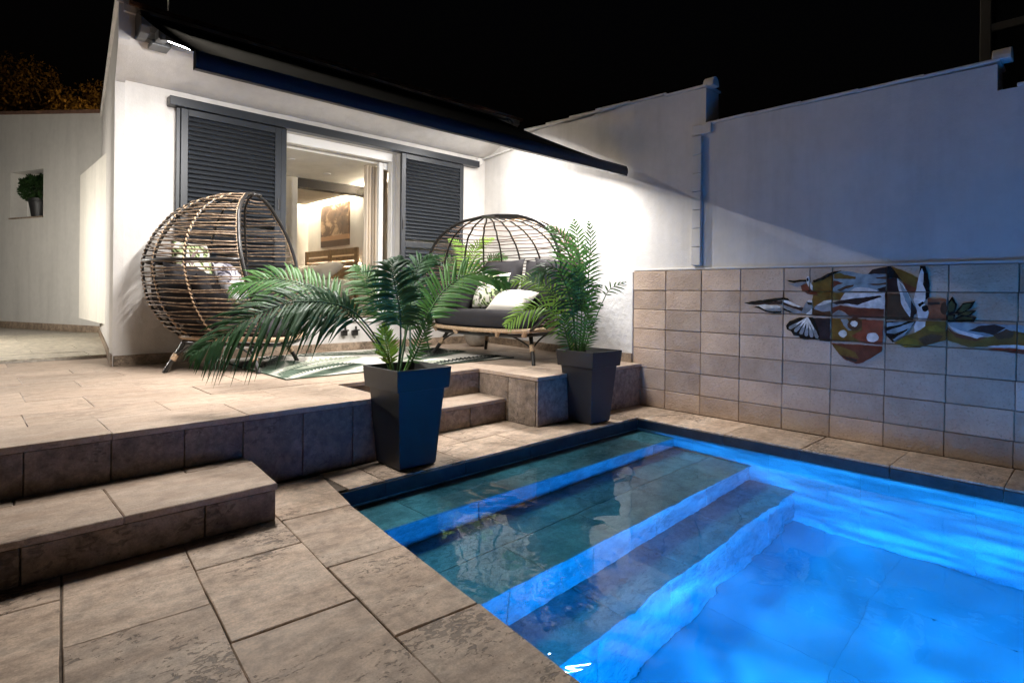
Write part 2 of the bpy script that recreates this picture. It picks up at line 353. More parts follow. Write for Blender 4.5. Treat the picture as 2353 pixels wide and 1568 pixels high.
def thing(name, loc, label, cat, group=None):
    o = bpy.data.objects.new(name, None); o.empty_display_size = 0.1; o.location = loc; col.objects.link(o); ORG[o.name] = Vector(loc)
    return tag(o, label, cat, group)
def struct(o): o['kind'] = 'structure'; return o
def arc(a, b, c, n=8):
    a, b, c = Vector(a), Vector(b), Vector(c)
    return [a * (1 - t) ** 2 + b * 2 * t * (1 - t) + c * t * t for t in [i / n for i in range(n + 1)]]
def interp(x, tab):
    if x <= tab[0][0]: return tab[0][1]
    for (x0, y0), (x1, y1) in zip(tab, tab[1:]):
        if x <= x1:
            t = (x - x0) / (x1 - x0); return y0 + (y1 - y0) * t
    return tab[-1][1]
def smooth_tab(tab, n=40):
    """Catmull-Rom resampling of a table so that profiles have no kinks"""
    xs = [t[0] for t in tab]; out = []
    for i in range(len(tab) - 1):
        p0 = tab[max(i - 1, 0)][1]; p1 = tab[i][1]; p2 = tab[i + 1][1]; p3 = tab[min(i + 2, len(tab) - 1)][1]
        for k in range(6):
            t = k / 6
            y = 0.5 * ((2 * p1) + (-p0 + p2) * t + (2 * p0 - 5 * p1 + 4 * p2 - p3) * t * t + (-p0 + 3 * p1 - 3 * p2 + p3) * t ** 3)
            out.append((xs[i] + (xs[i + 1] - xs[i]) * t, y))
    out.append(tab[-1]); return out
def curve_pts(P, n):
    P = [Vector(p) for p in P]; out = []
    for i in range(len(P) - 1):
        p0, p1, p2, p3 = P[max(i - 1, 0)], P[i], P[i + 1], P[min(i + 2, len(P) - 1)]
        for k in range(n):
            t = k / n
            out.append(0.5 * ((2 * p1) + (p2 - p0) * t + (2 * p0 - 5 * p1 + 4 * p2 - p3) * t * t + (3 * p1 - p0 - 3 * p2 + p3) * t ** 3))
    out.append(P[-1]); return out

T = 0.41            # terrace height
PX0, PY0 = 1.511, 2.962   # back-left pool corner
def pool_left(y): return PX0 - 0.1174 * (PY0 - y)
PXR = 4.41; PYN = -1.6; WZ = -0.10

# ------------------------------------------------------------------ ground, sheet with the pool cut out
g = MB()
L_ = 400
g.add([(-L_, PY0 + .1, -.06), (L_, PY0 + .1, -.06), (L_, L_, -.06), (-L_, L_, -.06)], [(0, 1, 2, 3)])
g.add([(PXR + .1, -L_, -.06), (L_, -L_, -.06), (L_, PY0 + .1, -.06), (PXR + .1, PY0 + .1, -.06)], [(0, 1, 2, 3)])
g.add([(-L_, -L_, -.06), (PXR + .1, -L_, -.06), (PXR + .1, PYN - .1, -.06), (-L_, PYN - .1, -.06)], [(0, 1, 2, 3)])
g.add([(-L_, PYN - .1, -.06), (pool_left(PYN) - .1, PYN - .1, -.06), (PX0 - .1, PY0 + .1, -.06), (-L_, PY0 + .1, -.06)], [(0, 1, 2, 3)])
struct(g.build('ground', 'ground'))

# ------------------------------------------------------------------ pool deck with its pavers
deck = MB()
zb = -0.008
deck.add([(-4, PYN, zb), (pool_left(PYN) - .02, PYN, zb), (PX0 - .02, PY0 + .02, zb), (PXR + .02, PY0 + .02, zb), (PXR + .02, PYN, zb), (5.0, PYN, zb), (5.0, 4.3, zb), (-4, 4.3, zb)],
         [(0, 1, 2, 7), (2, 3, 6, 7), (3, 4, 5, 6)])
deck = struct(deck.build('pool_deck', 'mortar'))
def paver(pts, parent=deck, z0=-0.05, z1=0.0, mat='paver', ch=0.003, name='paver'):
    j = lambda: random.uniform(-.003, .003)
    n = len(pts); c = sum((Vector(p) for p in pts), Vector((0, 0))) / n
    q = [Vector(p) + (c - Vector(p)).normalized() * (0.003 if mat == 'paver' else 0.0022) + Vector((j(), j())) * (1 if mat == 'paver' else .35) for p in pts]
    # break long edges so that joints wander a little
    out = []
    for i in range(n):
        a, b = q[i], q[(i + 1) % n]; out.append(a)
        k = 4 if (b - a).length > .25 else 1
        nn = Vector((-(b - a).y, (b - a).x)).normalized()
        for t in range(1, k): out.append(a.lerp(b, t / k) + nn * random.uniform(-.0025, .0025) * (1 if mat == 'paver' else .4))
    dz = random.uniform(-.0015, .0015)
    return MB().slab(out, z0, z1 + dz, ch).build(name, mat, parent)
cols = [lambda y: pool_left(y) + 0.008, lambda y: 1.147 - .0982 * (2.8 - y), lambda y: .729 - .109 * (2.781 - y), lambda y: .303 - .109 * (2.714 - y)]
for k in range(1, 7): cols.append(lambda y, k=k: .303 - .109 * (2.714 - y) - .41 * k)
def seq(first, step, lo=PYN): 
    o = list(first)
    while o[-1] > lo: o.append(o[-1] - step)
    return o
rows = [seq([3.30, 2.748, 2.158, 1.578], .585), seq([3.30, 2.481, 1.897], .585), seq([3.30, 2.85, 2.212], .59), seq([3.30, 2.6, 2.0], .58)]
for k in range(6): rows.append(seq([3.30, 2.45 + .3 * (k % 2), 1.85 + .3 * (k % 2)], .59))
for ci in range(len(cols) - 1):
    a, b = cols[ci], cols[ci + 1]
    for y1, y0 in zip(rows[ci], rows[ci][1:]):
        s = -.07 * (0.40)
        paver([(b(y0 - s / 2), y0 - s / 2), (a(y0 + s / 2), y0 + s / 2), (a(y1 + s / 2) if ci or y1 < 2.9 else 1.6, y1 + s / 2), (b(y1 - s / 2), y1 - s / 2)], z0=-.05 if ci else -.09)
cx_ = [1.60, 1.83, 2.43, 3.04, 3.66, 4.20]
for x0, x1 in zip(cx_, cx_[1:]): paver([(x0, PY0 - .008), (x1, PY0 - .008), (x1, 3.325), (x0, 3.325)], z0=-.095)
paver([(4.20, PY0 - .008), (PXR - .008, PY0 - .008), (4.93, 2.72), (4.93, 3.325), (4.20, 3.325)], z0=-.095)
for x0, x1 in ((2.05, 2.72), (2.72, 3.45)): paver([(x0, 3.325), (x1, 3.325), (x1, 3.66), (x0, 3.66)])
ys = [2.72, 2.15, 1.57, 1.02, .45, -.11, -.67, -1.23, -1.6]
for i, (y1, y0) in enumerate(zip(ys, ys[1:])):
    if i == 0: paver([(PXR - .008, y0), (4.93, y0), (4.93, y1), (PXR - .008, 2.95)], z0=-.085)
    else: paver([(PXR - .008, y0), (4.93, y0), (4.93, y1), (PXR - .008, y1)], z0=-.085)

M['edge'] = stone('coping_shade_dark', (.02, .018, .017), (.035, .031, .029), (.05, .045, .042), (2, 2, 2), .4, .15, .6, .4)  # dark strips added on the coping faces, shade over the water put into colour
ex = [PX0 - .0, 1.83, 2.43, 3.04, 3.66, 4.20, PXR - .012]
for x0, x1 in zip(ex, ex[1:]): MB().box(x0 + .0015, x1 - .0015, PY0 - .017, PY0 - .0065, -.094, -.012).build('coping_shade_strip', 'edge', deck, bevel=.002, segs=1)
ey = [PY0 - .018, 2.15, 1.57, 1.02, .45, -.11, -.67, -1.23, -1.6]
for y1, y0 in zip(ey, ey[1:]): MB().box(PXR - .017, PXR - .0065, y0 + .0015, y1 - .0015, -.084, -.012).build('coping_shade_strip', 'edge', deck, bevel=.002, segs=1)
# ------------------------------------------------------------------ swimming pool: shell, stone tiles, steps
pl = MB(); FL = -1.36
A0, A1 = (PX0 - .0, PY0), (PXR, PY0)
pl.add([(PX0 - .02, PY0 + .03, -.097), (PXR + .03, PY0 + .03, -.097), (PXR + .03, PY0 + .03, FL - .1), (PX0 - .02, PY0 + .03, FL - .1)], [(0, 1, 2, 3)])
pl.add([(PXR + .0045, PY0 + .03, -.087), (PXR + .0045, PYN, -.087), (PXR + .0045, PYN, FL - .1), (PXR + .0045, PY0 + .03, FL - .1)], [(0, 1, 2, 3)])
pl.add([(pool_left(PYN) - .03, PYN, -.04), (PX0 - .03, PY0 + .03, -.04), (PX0 - .03, PY0 + .03, FL - .1), (pool_left(PYN) - .03, PYN, FL - .1)], [(0, 1, 2, 3)])
pl.add([(PXR + .03, PYN, -.04), (.9, PYN, -.04), (.9, PYN, FL - .1), (PXR + .03, PYN, FL - .1)], [(0, 1, 2, 3)])
pl.add([(.9, PYN, FL - .0025), (PXR + .03, PYN, FL - .0025), (PXR + .03, PY0 + .03, FL - .0025), (.9, PY0 + .03, FL - .0025)], [(0, 1, 2, 3)])
pool = struct(pl.build('swimming_pool', 'mortar_light'))
def vtile(axis, c, a0, a1, z0, z1, th, mat='pooltile', name='tile', parent=pool, gap=.003):
    """upright slab: axis 'y' faces -Y at y=c, axis 'x' faces -X at x=c"""
    a0, a1, z0, z1 = a0 + gap, a1 - gap, z0 + gap, z1 - gap
    m = MB()
    if axis == 'y': m.box(a0, a1, c, c + th, z0, z1)
    else: m.box(c, c + th, a0, a1, z0, z1)
    return m.build(name, mat, parent, bevel=.0025, segs=1)
def rowx(x0, x1, step, first=None):
    o = [x0]; x = first if first else x0 + step
    while x < x1 - .05: o.append(x); x += step
    return o + [x1]
SY = [(2.59, -.15), (1.94, -.46), (1.62, -.80)]
# back wall face above the first tread, right wall courses, left wall courses
for x0, x1 in zip(*(lambda r: (r, r[1:]))(rowx(PX0 - .01, PXR, .41, 1.86))): vtile('y', PY0 + .002, x0, x1, -.145, -.098, .026, 'pooltile')
ry = [2.962, 2.42, 1.80, 1.19, .58, -.03, -.64, -1.25, -1.6]
for y1, y0 in zip(ry, ry[1:]):
    vtile('x', PXR + .002, y0, y1, FL, -.088, .026, 'poolwall', gap=.0022)
for y1, y0 in zip(ry, ry[1:]):
    for z0, z1 in ((-.66, -.092), (FL, -.66)):
        m = MB(); a, b = Vector((pool_left(y0 + .003) - .002, y0 + .003)), Vector((pool_left(y1 - .003) - .002, y1 - .003))
        m.add([(a.x - .026, a.y, z0), (a.x, a.y, z0), (b.x, b.y, z0), (b.x - .026, b.y, z0), (a.x - .026, a.y, z1 - .004), (a.x, a.y, z1 - .004), (b.x, b.y, z1 - .004), (b.x - .026, b.y, z1 - .004)],
              [(0, 3, 2, 1), (4, 5, 6, 7), (0, 1, 5, 4), (1, 2, 6, 5), (2, 3, 7, 6), (3, 0, 4, 7)]); m.build('tile', 'pooltile', pool)
# floor slabs
fy = [1.62, .95, .28, -.39, -1.06, -1.6]
for y1, y0 in zip(fy, fy[1:]):
    for x0, x1 in zip(*(lambda r: (r, r[1:]))(rowx(.98, PXR, .68, 1.75))):
        MB().box(x0 + .001, x1 - .001, y0 + .001, y1 - .001, FL - .015, FL).build('floor_tile', 'poolfloor', pool)
# the three steps
yb = PY0 + .02
for i, (yf, zt) in enumerate(SY):
    zb_ = SY[i + 1][1] if i < 2 else FL
    core = MB().box(pool_left(yf) - .02, PXR + .01, yf + .02, PY0 + .02, zb_ - .04, zt - .022)
    st = struct(core.build('pool_step', 'mortar_light'))
    dep = [PY0 if i == 0 else SY[i - 1][0]]
    rws = [(yf - .012, yb if i == 0 else SY[i - 1][0] + .01)]
    if i == 1: mid = (yf + SY[0][0]) / 2; rws = [(yf - .012, mid), (mid, SY[0][0] + .01)]
    for k, (y0, y1) in enumerate(rws):
        off = (.37, .62, .2, .5)[(i + k) % 4]
        xs = rowx(pool_left(yf) - .015, PXR + .0, .62, 1.5 + off)
        for x0, x1 in zip(xs, xs[1:]): MB().slab([(x0 + .0012, y0 + .0012), (x1 - .0012, y0 + .0012), (x1 - .0012, y1 - .0012), (x0 + .0012, y1 - .0012)], zt - .022, zt, .004).build('tread_slab', 'pooltile', st)
    xs = rowx(pool_left(yf) - .015, PXR + .0, .62, 1.62 + .25 * i)
    for x0, x1 in zip(xs, xs[1:]): vtile('y', yf, x0, x1, zb_, zt - .022, .02, 'pooltile', 'riser_slab', st)
# water
wm = MB(); nx, ny = 60, 80
wm.add([(pool_left(PYN) - .03, PYN, WZ), (PXR + .02, PYN, WZ), (PXR + .02, PY0 + .02, WZ), (PX0 - .02, PY0 + .02, WZ)], [(0, 1, 2, 3)])
wo = struct(wm.build('water', 'water', smooth=True)); wo.cycles.is_caustics_caster = True

# underwater lamps: on the left wall and on the near end wall
def pool_lamp(p, nrm, label, lens='led_pool'):
    nrm = Vector(nrm).normalized(); t = thing('pool_lamp', p, label, 'lamp', 'round underwater pool lamps')
    rot = nrm.to_track_quat('Z', 'Y').to_matrix().to_4x4(); mt = Matrix.Translation(p) @ rot
    def part(name, prof, mat):
        m = MB().lathe(prof, n=24); m.v = [mt @ v for v in m.v]; return m.build(name, mat, t, smooth='auto')
    part('bezel', [(.095, 0), (.13, 0), (.125, .022), (.095, .03)], 'pvc')
    part('lens', [(.001, .012), (.092, .012), (.088, .026), (.05, .034), (.001, .037)], lens)
pool_lamp(Vector((pool_left(.35) + .003, .35, -.62)), (1, -.0, 0), 'round blue underwater lamp on the left pool wall')
pool_lamp(Vector((2.7, PYN + .003, -.62)), (0, 1, 0), 'round blue underwater lamp on the near end wall of the pool', 'led_pool2')

bl = bpy.data.lights.new('caustic_streak_spot', 'SPOT'); bl.energy = 1350; bl.spot_size = R(112); bl.spot_blend = .9; bl.shadow_soft_size = .05; bl.color = (.12, .43, 1.0)  # added spot at the left lamp, its noise pattern paints the caustic streaks
bl.use_nodes = True; nt = bl.node_tree; em = nt.nodes['Emission']
tcn = N(nt, 'ShaderNodeTexCoord'); mp = N(nt, 'ShaderNodeMapping'); mp.inputs['Scale'].default_value = (2.2, 13.0, 2.2); nt.links.new(tcn.outputs['Normal'], mp.inputs['Vector'])
f = noise(nt, mp.outputs['Vector'], 2.4, 3, .5, 1.4); rr = ramp(nt, [(.40, .16), (.53, .45), (.64, 1.8)]); nt.links.new(f, rr.inputs[0]); nt.links.new(rr.outputs[0], em.inputs['Strength'])
bo = bpy.data.objects.new('caustic_streak_spot', bl); col.objects.link(bo)
pb = Vector((pool_left(.35) + .06, .35, -.62)); bo.matrix_world = Matrix.Translation(pb) @ Matrix(((0, 0, -1), (-1, 0, 0), (0, 1, 0))).to_4x4()
# ------------------------------------------------------------------ terrace, its pavers, facing stones and steps
tc = MB()
tc.box(-3.5, 2.08, 3.35, 3.62, -.05, T - .036).box(-3.5, 2.08, 3.62, 4.02, -.05, T - .036).box(3.47, 4.95, 3.29, 4.02, -.05, T - .036)
tc.box(2.08, 3.47, 3.66, 4.02, -.05, .16).box(-3.5, 5.30, 4.02, 6.16, -.05, T - .036).box(-3.5, 1.05, 6.16, 7.0, -.05, T - .036)
terr = struct(tc.build('terrace', 'mortar'))
ry_ = [3.315, 3.74, 4.13, 4.57, 5.01, 5.42, 5.87, 6.15]
rx_ = [.56, .28, .61, .33, .665, .37, .72]
def wallx(y): return 4.93 if y < 3.4 else 4.93 + (y - 3.4) * (5.335 - 4.93) / 2.75
def tpav(x0, x1, y0, y1):
    paver([(x0, y0), (x1, y0), (x1, y1), (x0, y1)], terr, T - .03, T, 'terr', .0018)
for i, (y0, y1) in enumerate(zip(ry_, ry_[1:])):
    x = rx_[i] - .63 * 6
    while x < 5.3:
        x0, x1 = x, x + .63; x += .63
        if y1 <= 3.75 or y1 <= 4.14:      # rows crossing the stair recess
            if x1 > 2.06 and x0 < 3.44:
                if x0 < 2.06: x1 = 2.06
                elif x1 > 3.44: x0 = 3.44
                else: continue
                if x1 - x0 < .03: continue
        if y0 < 3.4 and x0 >= 3.4: yy = 3.265
        else: yy = y0
        x1 = min(x1, wallx(y1) - .0 if y0 > 3.4 else 4.925)
        if x1 - x0 > .04: tpav(x0, x1, yy, y1)
def tedge(x0, x1, y0, y1, parent=None, z0=T - .03, z1=T, mat='terr'):
    e0, e1 = 1.03 + .1303 * (y0 - FY_), 1.03 + .1303 * (y1 - FY_)
    paver([(x0, y0), (min(x1, e0), y0), (min(x1, e1), y1), (x0, y1)], parent or terr, z0, z1, mat, .0018)
FY_ = 6.15
for x0 in (-2.82, -2.19, -1.56, -.93, -.3): tpav(x0, x0 + .63, 6.15, 6.6)
tedge(.33, 2, 6.15, 6.6)
for x0 in (-2.79, -2.16, -1.53, -.9, -.27): tpav(x0, x0 + .63, 6.6, 6.978)
tedge(.36, 2, 6.6, 6.978)
# the recess back edge
for x0, x1 in ((2.06, 2.7), (2.7, 3.44)): tpav(x0, x1, 3.99, 4.13)
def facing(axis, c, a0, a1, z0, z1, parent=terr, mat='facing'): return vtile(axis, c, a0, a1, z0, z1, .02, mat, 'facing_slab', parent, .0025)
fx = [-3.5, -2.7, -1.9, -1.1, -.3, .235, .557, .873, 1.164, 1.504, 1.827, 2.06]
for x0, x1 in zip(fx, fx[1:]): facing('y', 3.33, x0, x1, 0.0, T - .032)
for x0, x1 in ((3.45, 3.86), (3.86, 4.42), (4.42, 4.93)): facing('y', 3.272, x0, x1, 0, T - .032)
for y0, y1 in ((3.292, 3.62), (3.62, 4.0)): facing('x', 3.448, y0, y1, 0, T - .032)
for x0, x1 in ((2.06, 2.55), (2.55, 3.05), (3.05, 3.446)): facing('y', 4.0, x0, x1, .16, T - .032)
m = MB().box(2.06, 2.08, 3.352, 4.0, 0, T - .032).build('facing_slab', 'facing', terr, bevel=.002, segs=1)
# stair step in the recess
st = struct(MB().box(2.10, 3.43, 3.67, 4.0, -.04, .165).build('stair_step', 'mortar_light'))
for x0, x1 in ((2.085, 2.76), (2.76, 3.443)):
    paver([(x0, 3.635), (x1, 3.635), (x1, 3.998), (x0, 3.998)], st, .165, .192, 'terr', .004, 'tread_slab')
for x0, x1 in ((2.085, 2.5), (2.5, 3.05), (3.05, 3.443)): vtile('y', 3.645, x0, x1, 0, .163, .02, 'facing', 'riser_slab', st)
# low step at the left
ls = struct(MB().box(-3.5, 1.10, 2.82, 3.345, -.04, .15).build('low_step', 'mortar_light'))
lx = [-3.5, -2.9, -2.3, -1.7, -1.1, -.5, -.1]
lt = [-2.9, -2.27, -1.64, -1.01, -.38, -.12]
for x0, x1, a in ((-1.7, -1.06, 0), (-1.06, -.43, 0), (-.43, -.11, 0), (-.11, .51, 0), (.51, 1.13, 1)):
    pts = [(x0, 2.775), (x1, 2.775), (x1 + (.045 if a else 0), 3.23), (x0, 3.23)]
    paver(pts, ls, .15, .18, 'terr', .004, 'tread_slab')
for x0, x1 in ((-1.7, -.43), (-.43, .2), (.2, .86), (.86, 1.17)): paver([(x0, 3.23), (x1, 3.23), (x1, 3.328), (x0, 3.328)], ls, .15, .18, 'terr', .004, 'tread_slab')
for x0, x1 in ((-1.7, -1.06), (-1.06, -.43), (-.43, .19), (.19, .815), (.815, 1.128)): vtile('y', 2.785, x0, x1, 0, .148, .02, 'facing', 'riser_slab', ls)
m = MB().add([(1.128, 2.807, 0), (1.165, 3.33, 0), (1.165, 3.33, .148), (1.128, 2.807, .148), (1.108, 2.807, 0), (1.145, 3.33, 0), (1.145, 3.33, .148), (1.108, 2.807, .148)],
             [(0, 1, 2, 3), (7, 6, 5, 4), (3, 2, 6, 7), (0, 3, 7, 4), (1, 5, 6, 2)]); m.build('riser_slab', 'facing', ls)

# ------------------------------------------------------------------ house
FY = 6.15
house = thing('house', (1.05, FY, T), 'white plastered house with charcoal louvred shutters and lit bedroom door', 'house')
fw = MB()
fw.box(1.05, 2.50, FY, 6.42, T - .05, 2.99).box(3.98, 5.40, FY, 6.42, T - .05, 2.99).box(2.50, 3.98, FY, 6.42, 2.80, 2.99).box(2.50, 3.98, FY, 6.42, T - .05, .735)
fw.build('wall', 'plaster', house)
# overhang: coved soffit and fascia
prof = [(6.149, 2.955), (6.10, 2.96), (5.95, 3.0), (5.80, 3.05), (5.68, 3.092), (5.62, 3.118), (5.60, 3.14), (5.60, 3.335), (5.57, 3.34), (5.57, 3.40), (5.60, 3.42), (6.7, 3.46), (6.7, 2.992), (6.149, 2.992)]
oh = MB(); nX = 30
xs = [1.0 + (5.47 - 1.0) * i / nX for i in range(nX + 1)]
random.seed(3); jz = [[random.uniform(-.004, .004) for _ in prof] for _ in xs]
vs = [(x if i else 1.05 + .1303 * (prof[k][0] - 6.15) + .012, prof[k][0] + jz[i][k] * (.8 if k in (1, 2, 3, 4, 5, 6) else 0), prof[k][1] + jz[i][k] * (1 if k < 7 else 0)) for i, x in enumerate(xs) for k in range(len(prof))]
n_ = len(prof); fs = [(i * n_ + k, i * n_ + (k + 1) % n_, (i + 1) * n_ + (k + 1) % n_, (i + 1) * n_ + k) for i in range(nX) for k in range(n_)]
fs += [tuple(range(n_)), tuple(range(nX * n_, nX * n_ + n_))[::-1]]
oh.add(vs, fs).build('overhang', 'plaster', house, smooth='auto', recalc=True)
# side wall
def sp(s, z, off): return (1.05 + .1303 * s - off * .99, FY + s * 1.0 + off * .13, z)
side = [(-.003, T - .05), (-.003, 2.93), (-.15, 2.97), (-.35, 3.04), (-.5, 3.09), (-.553, 3.12), (-.553, 3.42), (4.35, 3.66), (4.35, T - .05)]
MB().prism(side, -.055, .02, lambda a, b, c: sp(a, b, c)).build('side_wall', 'plaster', house, recalc=True)
MB().prism([(-.57, 3.405), (-.57, 3.455), (4.36, 3.70), (4.36, 3.645)], -.075, .045, lambda a, b, c: sp(a, b, c)).build('parapet', 'plaster', house, bevel=.012, recalc=True)
MB().box(1.02, 5.52, 5.545, 5.60, 3.395, 3.432).build('roof_edge', 'captile', house, bevel=.006)
# skirting stones
for x0, x1 in zip(*(lambda r: (r, r[1:]))([1.035, 1.62, 2.23, 2.85, 3.46, 4.07, 4.68, 5.30])):
    MB().box(x0 + .002, x1 - .002, FY - .016, FY + .004, T, T + .095).build('skirting_tile', 'skirt', house, bevel=.003, segs=1)
for s0, s1 in ((-.016, .6), (.6, 1.2), (1.2, 1.8), (1.8, 2.4), (2.4, 3.0), (3.0, 3.6), (3.6, 4.2)):
    MB().prism([(s0 + .002, T), (s1 - .002, T), (s1 - .002, T + .1), (s0 + .002, T + .1)], .021, .036, lambda a, b, c: sp(a, b, c)).build('skirting_tile', 'skirt', house, recalc=True)
# door frame and sill
df = MB().box(2.50, 3.98, 6.24, 6.33, 2.70, 2.798).box(2.50, 2.56, 6.24, 6.33, .735, 2.70).box(3.92, 3.979, 6.24, 6.33, .735, 2.70).box(2.56, 3.92, 6.24, 6.33, .735, .775)
df.build('door_frame', 'pvc', house, bevel=.004, segs=1)
MB().box(2.50, 3.98, 6.13, 6.24, .738, .760).build('sill', 'pvc', house, bevel=.004, segs=1)
dl = MB().box(3.80, 3.86, 6.335, 6.385, .78, 2.69).box(3.86, 4.55, 6.335, 6.385, .78, .86).box(3.86, 4.55, 6.335, 6.385, 2.61, 2.69)
dl.build('sliding_door', 'pvc', house, bevel=.004, segs=1)
MB().box(2.56, 3.92, 6.26, 6.30, .776, .79).build('door_track', 'black', house)
# interior shell
MB().box(1.4, 4.6, 6.43, 10.05, .68, .735).build('interior_floor', 'yard', house)
MB().box(1.4, 4.70, 6.43, 10.15, 2.685, 2.75).build('ceiling', 'int_wall', house)
MB().box(1.4, 3.50, 8.02, 10.05, 2.60, 2.63).box(3.50, 4.46, 8.18, 9.92, 2.60, 2.63).build('lowered_ceiling', 'int_wall', house)
MB().box(4.601, 4.70, 6.43, 10.15, .68, 2.684).build('interior_wall', 'int_wall', house)
MB().box(1.4, 4.60, 10.051, 10.15, .68, 2.684).build('interior_wall', 'int_wall', house)
MB().box(1.3, 1.40, 6.43, 10.15, .68, 2.684).build('interior_wall', 'int_wall', house)
MB().box(1.4, 3.50, 8.0, 8.10, .736, 2.684).build('wardrobe_front', 'int_wall', house)
MB().box(3.502, 4.60, 8.0, 8.17, 2.557, 2.684).build('ceiling_beam', 'wenge', house)
MB().box(4.545, 4.60, 7.93, 8.0, .736, 2.684).build('door_post', 'pvc', house, bevel=.005)
MB().box(4.36, 4.46, 6.5, 7.9, 2.55, 2.60).build('cove_bulkhead', 'int_wall', house)
for args in ((4.47, 4.49, 8.2, 9.95, 2.64, 2.66), (3.6, 4.45, 9.94, 9.96, 2.64, 2.66), (4.40, 4.44, 6.5, 7.9, 2.602, 2.612), (1.6, 3.4, 9.94, 9.96, 2.64, 2.66)):
    MB().box(*args).build('cove_light', 'led_cove', house)
MB().box(4.50, 4.598, 7.60, 7.72, 2.50, 2.56).build('junction_cover', 'wenge', house)
for x, y in ((2.95, 6.95), (3.66, 7.45), (2.3, 7.4)):
    MB().lathe([(.035, -.004), (.05, -.006), (.052, 0)], (x, y, 2.684), 20).build('downlight', 'led_cove' if False else 'pvc', house, smooth='auto')
# shutter rail and shutters with each louvre
MB().box(1.434, 5.175, 6.035, 6.148, 2.795, 2.878).build('shutter_rail', 'charcoal', house, bevel=.005)
lv = None
def shutter(x0, x1, label_):
    z0, z1 = .775, 2.79; b = .062; m = MB()
    y0, y1 = 6.068, 6.108
    m.box(x0, x0 + b, y0, y1, z0, z1).box(x1 - b, x1, y0, y1, z0, z1)
    m.box(x0 + b, x1 - b, y0 + .001, y1 - .001, z1 - b, z1).box(x0 + b, x1 - b, y0 + .001, y1 - .001, z0, z0 + .09).box(x0 + b, x1 - b, y0 + .001, y1 - .001, 1.645, 1.715)
    o = m.build('shutter', 'charcoal', house, bevel=.003, segs=1)
    L = x1 - x0 - 2 * b - .004; c, s = math.cos(R(52)), math.sin(R(52))
    mb = MB()
    w_, t_ = .026, .0045
    pr = [(-w_, -t_), (-w_ * .6, -t_ * 1.3), (w_, -t_), (w_, t_), (-w_ * .6, t_ * 1.3), (-w_, t_)]
    pr = [(a * c - q * s, a * s + q * c) for a, q in pr]
    pr = [(p[0] , p[1]) for p in pr]
    mb.prism(pr, 0, L, lambda a, q, k: (k, a, q))
    first = None; z = z0 + .108
    while z < z1 - b - .004:
        if not 1.615 < z < 1.745:
            if first is None:
                first = mb.build('louver', 'charcoal', o); ob = first
                base = ORG[o.name].copy()
                first.data.transform(Matrix.Translation(base))
            else:
                ob = first.copy(); col.objects.link(ob); ob.parent = o
            ob.location = Vector((x0 + b + .002, (y0 + y1) / 2, z)) - base
        z += .0445
    return o
s1 = shutter(1.535, 2.475, ''); s2 = shutter(3.955, 4.925, '')
MB().box(2.477, 2.535, 6.075, 6.115, .775, 2.79).box(1.50, 1.533, 6.085, 6.112, .775, 2.79).build('shutter_post', 'charcoal', house, bevel=.003, segs=1)
MB().box(3.968, 3.992, 6.058, 6.067, 1.86, 1.98).build('shutter_handle', 'black', s2, bevel=.003)
MB().box(2.445, 2.468, 6.058, 6.067, 1.93, 2.05).build('shutter_handle', 'black', s1, bevel=.003)

# bedroom things
bed = thing('bed', (3.6, 9.05, .735), 'double bed with white linen inside the lit bedroom', 'bed')
MB().box(2.62, 4.46, 8.18, 9.92, .80, 1.0).build('base', 'wood', bed, bevel=.02)
MB().box(2.60, 4.46, 8.15, 9.95, 1.0, 1.27).build('mattress', 'linen', bed, smooth=True, bevel=.07, segs=4)
MB().box(2.5, 3.75, 8.10, 10.0, 1.275, 1.33).build('duvet', 'linen', bed, smooth=True, bevel=.025, segs=3)
MB().box(2.95, 3.45, 8.06, 10.02, 1.332, 1.36).build('throw', 'throw', bed, smooth=True, bevel=.012, segs=2)
hb = thing('headboard', (4.56, 9.05, .735), 'oak headboard with glowing slots behind the bed', 'headboard')
for z0, z1 in ((1.675, 1.775), (1.585, 1.65), (1.495, 1.56), (1.30, 1.47)): MB().box(4.515, 4.535, 8.20, 9.90, z0, z1).build('board', 'wood', hb, bevel=.004, segs=1)
for y in (8.14, 9.02, 9.88): MB().box(4.50, 4.54, y, y + .08, .736, 1.776).build('stile', 'wood', hb, bevel=.004, segs=1)
MB().box(4.592, 4.599, 8.2, 9.9, 1.52, 1.53).build('led_strip', 'led_cove', hb)
